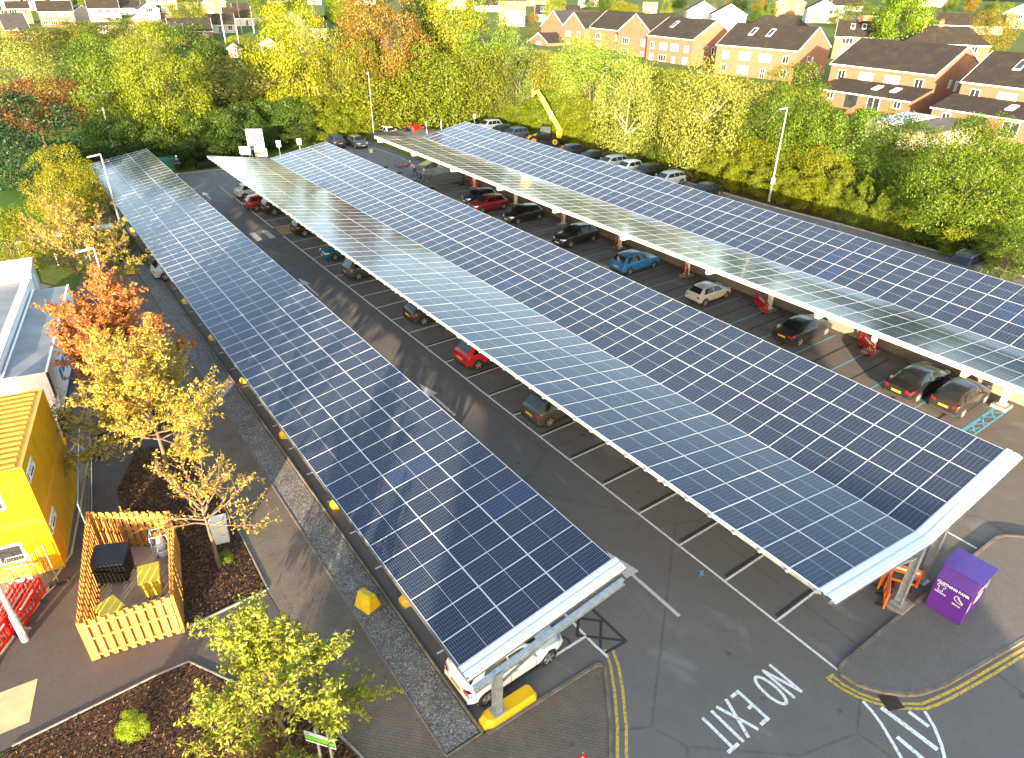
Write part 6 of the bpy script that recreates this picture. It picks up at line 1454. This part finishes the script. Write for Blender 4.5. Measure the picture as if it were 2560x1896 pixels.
# hedge along the right kerb, shrub by shrub (world positions), each told apart by what stands before it
hg='hedge shrubs along the right kerb'
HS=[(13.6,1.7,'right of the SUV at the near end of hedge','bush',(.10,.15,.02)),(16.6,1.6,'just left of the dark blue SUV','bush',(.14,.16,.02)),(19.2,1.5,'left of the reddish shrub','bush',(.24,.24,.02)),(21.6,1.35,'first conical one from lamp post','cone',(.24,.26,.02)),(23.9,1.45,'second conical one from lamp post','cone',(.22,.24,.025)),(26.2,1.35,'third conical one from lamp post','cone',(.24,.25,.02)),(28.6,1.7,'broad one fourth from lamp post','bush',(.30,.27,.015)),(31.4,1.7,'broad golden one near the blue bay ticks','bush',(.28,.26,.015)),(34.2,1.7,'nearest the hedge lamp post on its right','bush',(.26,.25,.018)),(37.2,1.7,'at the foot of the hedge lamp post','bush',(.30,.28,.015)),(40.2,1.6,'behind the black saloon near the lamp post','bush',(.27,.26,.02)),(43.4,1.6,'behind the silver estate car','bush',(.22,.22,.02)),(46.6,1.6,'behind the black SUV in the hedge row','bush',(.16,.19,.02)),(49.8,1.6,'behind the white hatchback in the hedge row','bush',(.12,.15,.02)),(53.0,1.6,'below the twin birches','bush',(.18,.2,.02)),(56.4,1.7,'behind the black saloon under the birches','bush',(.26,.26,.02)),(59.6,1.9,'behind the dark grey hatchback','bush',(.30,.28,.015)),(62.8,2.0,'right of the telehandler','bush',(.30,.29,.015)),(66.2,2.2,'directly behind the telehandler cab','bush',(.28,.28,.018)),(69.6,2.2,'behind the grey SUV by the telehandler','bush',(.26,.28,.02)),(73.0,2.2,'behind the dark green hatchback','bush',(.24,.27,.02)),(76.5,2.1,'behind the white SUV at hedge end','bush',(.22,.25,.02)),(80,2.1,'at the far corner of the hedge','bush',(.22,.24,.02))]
for y,r,l,k,c in HS:
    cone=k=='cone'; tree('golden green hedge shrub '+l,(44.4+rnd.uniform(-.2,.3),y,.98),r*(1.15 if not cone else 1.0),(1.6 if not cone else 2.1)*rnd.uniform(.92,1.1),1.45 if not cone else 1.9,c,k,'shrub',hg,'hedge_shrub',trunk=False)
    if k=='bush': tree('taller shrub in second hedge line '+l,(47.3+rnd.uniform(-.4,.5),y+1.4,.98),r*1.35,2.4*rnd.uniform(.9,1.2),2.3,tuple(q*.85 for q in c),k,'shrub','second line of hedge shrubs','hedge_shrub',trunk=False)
FH=[(-9.5,84.6,'left of the skip'),(-5.5,85.0,'behind the green skip'),(-1,84.2,'behind the walking person'),(3,83.6,'behind the planter'),(6.5,85.6,'left of the parking board'),(10.2,87.6,'right of the parking board'),(14,86.4,'behind the left post sign'),(17.6,87.6,'behind the navy SUV'),(21.2,88.6,'behind the lamp post at the far end'),(24.8,89.2,'behind the small white car'),(28.4,90,'between the white car and the dark hatchback'),(32,90.6,'behind the red van'),(35.6,89.8,'right of the red van'),(39,87.5,'near the white post with round top')]
for k,(x,y,l) in enumerate(FH):
    c=(.06,.09,.018) if x<16 else (.24,.25,.02)  # lighter colour stands for the sun on this stretch of hedge
    tree('dark green far hedge shrub '+l if x<16 else 'yellow-green sun-coloured far hedge shrub '+l,(x,y,terr(x,y)),2.4,(1.5 if x<16 else 2.0),1.4,c,'bush','shrub','hedge shrubs along the far kerb','hedge_shrub',trunk=False)
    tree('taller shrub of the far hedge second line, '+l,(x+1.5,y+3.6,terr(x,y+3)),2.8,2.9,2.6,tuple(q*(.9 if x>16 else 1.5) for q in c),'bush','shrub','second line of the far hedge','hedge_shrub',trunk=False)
# filler thicket between the hedge and the gardens
rs=np.random.RandomState(5); n=90000
X=rs.uniform(49,104,n); Y=rs.uniform(14,165,n); k=(X<85)|(Y>66); X,Y=X[k],Y[k]; n=len(X); Z=np.array([terr(a,b) for a,b in zip(X,Y)])+rs.rand(n)**1.5*np.where(X>58,1.5,3.2)*(.4+.6*np.abs(np.sin(X*.7)*np.cos(Y*.5))); N=rs.normal(size=(n,3))+np.array([-.5,-.5,.8]); N/=np.linalg.norm(N,axis=1,keepdims=True)
o=bpy.data.objects.new('undergrowth',leafmesh('undergrowth',np.stack([X,Y,Z],1),N,rs.uniform(.16,.34,n),.6,rs)); COL.objects.link(o); o.color=(.17,.18,.025,1); struct(o,'stuff')
n=60000; X=rs.uniform(-50,45,n); Y=rs.uniform(90,165,n); k=~((X>28)&(X<72)&(Y>116)&(Y<152))&~((X<-3)&(Y<122)); X,Y=X[k],Y[k]; n=len(X)
Z=np.array([terr(a,b) for a,b in zip(X,Y)])+rs.rand(n)**1.5*3.4*(.4+.6*np.abs(np.sin(X*.5)*np.cos(Y*.4))); N=rs.normal(size=(n,3))+np.array([-.5,-.5,.8]); N/=np.linalg.norm(N,axis=1,keepdims=True)
o=bpy.data.objects.new('undergrowth',leafmesh('undergrowth',np.stack([X,Y,Z],1),N,rs.uniform(.18,.36,n),.6,rs)); COL.objects.link(o); o.color=(.11,.13,.022,1); struct(o,'stuff')
# ---------------------------------------------------------------- young cherries with every branch drawn
def cherry(label,loc,H,spread,seed,color,dens,leaf=.075,trunk_h=1.6,bare=.0,np_=16,elev=(.15,1.2),hang=.05,tip=None,sub=8):
    """trunk, np_ limbs fanning out, shoots along each limb, tufts of leaves along each shoot"""
    t=thing('cherry_tree',label,'tree',loc,0,'young cherry trees beside the left canopy'); rs=random.Random(seed); m=MB(); LP=[];LN=[]
    top=Vector((rs.uniform(-.1,.1),rs.uniform(-.1,.1),H*.72)); base=Vector((0,0,-.03)); pts=[base]
    for k in range(6): f=(k+1)/6; pts.append(Vector((top.x*f+rs.gauss(0,.03),top.y*f+rs.gauss(0,.03),H*.72*f)))
    for k in range(6): m.tube(pts[k],pts[k+1],H*.019*(1-.13*k),H*.019*(1-.13*(k+1)),8)
    def tuft(q,n):
        for _ in range(n):
            o=Vector((rs.gauss(0,.07),rs.gauss(0,.07),rs.gauss(-hang*.5,.06))); LP.append(q+o); LN.append(Vector((rs.gauss(0,.75),rs.gauss(0,.75),rs.uniform(.1,1))).normalized())
    def shoot(p,d,L,r,lv):
        n=max(3,int(L/.16)); q=p
        for k in range(n):
            d=(d+Vector((rs.gauss(0,.09),rs.gauss(0,.09),rs.gauss(.02,.08)))).normalized(); e=q+d*(L/n)
            m.tube(q,e,r*(1-.8*k/n),r*(1-.8*(k+1)/n),5 if lv==0 else 4,cap=False); q=e
            f=(k+1)/n
            if lv==0 and f>.22:
                for _ in range(2 if sub>7 else 1):
                    if rs.random()<sub/10: 
                        a=Vector((rs.gauss(0,1),rs.gauss(0,1),rs.gauss(.15,.7))).normalized(); shoot(q,(d*.8+a*.75).normalized(),L*rs.uniform(.20,.42)*(1.25-.5*f),r*.45,1)
            if lv>0 or f>.5:
                if rs.random()>bare: tuft(q,dens)
    for k in range(np_):
        a=k*2.399+rs.uniform(-.3,.3); f=k/(np_-1); z=trunk_h/ (H*.72)+(1-trunk_h/(H*.72))*f; e=elev[0]+(elev[1]-elev[0])*f+rs.uniform(-.12,.12)
        o=Vector((top.x*z,top.y*z,H*.72*z)); shoot(o,Vector((math.cos(a)*math.cos(e),math.sin(a)*math.cos(e),math.sin(e))),spread*rs.uniform(.75,1.12)*(1-.25*f),H*.0075,0)
    m.build('trunk',CHERRYB,t); rr=np.random.RandomState(seed); me=leafmesh('crown',np.array([tuple(p) for p in LP]),np.array([tuple(p) for p in LN]),leaf*rr.uniform(.65,1.25,len(LP)),.40,rr)
    c=bpy.data.objects.new('crown',me); COL.objects.link(c); c.parent=t; c.color=(*color,1); return t
cherry('front cherry tree with fresh green and yellow leaves at the bottom left',(-16.45,6.0,.03),4.4,2.75,11,(.24,.27,.03),8,.08,.9,.05,24,(.05,1.35))
cherry('small half bare cherry tree beside the timber bin enclosure',(-16.07,14.5,.03),4.8,2.9,12,(.34,.25,.045),4,.075,2.2,.35,17,(.0,1.25),sub=7)
cherry('wide pale yellow cherry tree behind the bin enclosure',(-16.3,22.0,.03),5.7,4.0,13,(.40,.31,.05),6,.08,1.9,.12,26,(.05,1.3))
cherry('orange-leaved cherry tree beside the white mobile unit',(-16.6,28.6,.03),6.1,4.2,14,(.44,.17,.045),7,.095,1.6,.05,26,(.1,1.35))
cherry('thin olive and rust cherry tree by the yellow barrier block',(-15.9,46.2,.0),5.8,3.4,15,(.30,.24,.045),5,.09,1.6,.3,18,(.1,1.2))
cherry('rusty topped cherry tree in front of the glass shelter',(-16.4,52.5,.0),5.8,3.2,16,(.32,.23,.045),5,.09,1.6,.3,18,(.1,1.2))
tree('round lime green shrub in the front bark bed',(-20.15,8.85,.03),.42,.38,.32,(.42,.48,.03),'bush','shrub','small shrubs in the bark beds','small_shrub',trunk=False)
tree('tiny lime shrub at the foot of the half bare cherry',(-15.8,14.75,.03),.32,.2,.18,(.28,.32,.03),'bush','shrub','small shrubs in the bark beds','small_shrub',trunk=False)
t=tree('twiggy brown shrub under the front cherry tree',(-17.3,5.6,.03),.9,.6,.5,(.22,.15,.08),'airy','shrub','small shrubs in the bark beds','small_shrub',trunk=False)

# small garden trees and hedges between the far houses
hc=[(h[1],h[2]) for h in H]; n=0; rs=random.Random(21)
while n<70:
    x=rs.choice([rs.uniform(0,880),rs.uniform(1180,2520)]); y=rs.uniform(12,130 if x<900 else 95)
    if any(abs(x-a)<34+(b*.25) and -30<y-b<34 for a,b in hc): continue
    if x<880 and y>95 and 380<x<640: continue
    if 745<x<840 and y<70: continue
    p=GT(x,y); n+=1; k=rs.choice(('round','round','bush','cone')); r=rs.uniform(1.8,3.6); c=rs.choice((YG,MG,LG,OL,GD,DGN))
    tree('small garden tree or hedge among the distant houses',p,r,r*rs.uniform(.7,1.2),r*.9,c,k,'tree','small garden trees among the distant houses','garden_tree',trunk=False)
# ---------------------------------------------------------------- light and camera
AZ=50.0; EL=7.6
sd=Vector((math.cos(R(AZ))*math.cos(R(EL)),math.sin(R(AZ))*math.cos(R(EL)),-math.sin(R(EL))))
L=bpy.data.lights.new('sun','SUN'); L.energy=3.7; L.angle=R(.5); L.color=(1,.83,.60); o=bpy.data.objects.new('sun',L); COL.objects.link(o); o.rotation_euler=sd.to_track_quat('-Z','Y').to_euler()
w=bpy.data.worlds.new('World'); S.world=w; w.use_nodes=True; nt=w.node_tree; nt.nodes.clear()
sky=nt.nodes.new('ShaderNodeTexSky'); sky.sky_type='NISHITA'; sky.sun_disc=False; sky.sun_elevation=R(EL)
to=-sd; sky.sun_rotation=math.atan2(to.x,to.y); sky.air_density=1.0; sky.dust_density=1.0; sky.ozone_density=1.0
bg=nt.nodes.new('ShaderNodeBackground'); bg.inputs[1].default_value=.15; ow=nt.nodes.new('ShaderNodeOutputWorld'); nt.links.new(sky.outputs[0],bg.inputs[0]); nt.links.new(bg.outputs[0],ow.inputs[0])
cd=bpy.data.cameras.new('camera'); cd.sensor_width=36; cd.sensor_fit='HORIZONTAL'; cd.lens=36*FPX/CW; cd.clip_end=4000; cd.clip_start=.1
co=bpy.data.objects.new('camera',cd); COL.objects.link(co)
M=Matrix(((CR.x,CU.x,-CF.x,CAM.x),(CR.y,CU.y,-CF.y,CAM.y),(CR.z,CU.z,-CF.z,CAM.z),(0,0,0,1))); co.matrix_world=M; S.camera=co
S.view_settings.view_transform='Standard'; S.view_settings.look='None'; S.view_settings.exposure=2.75; S.view_settings.gamma=1; S.view_settings.use_white_balance=True; S.view_settings.white_balance_temperature=6950; S.view_settings.white_balance_tint=12
S.cycles.max_bounces=6; S.cycles.diffuse_bounces=3; S.cycles.glossy_bounces=3; S.cycles.transmission_bounces=3; S.cycles.transparent_max_bounces=6; S.cycles.sample_clamp_indirect=6
S.cycles.use_denoising=True
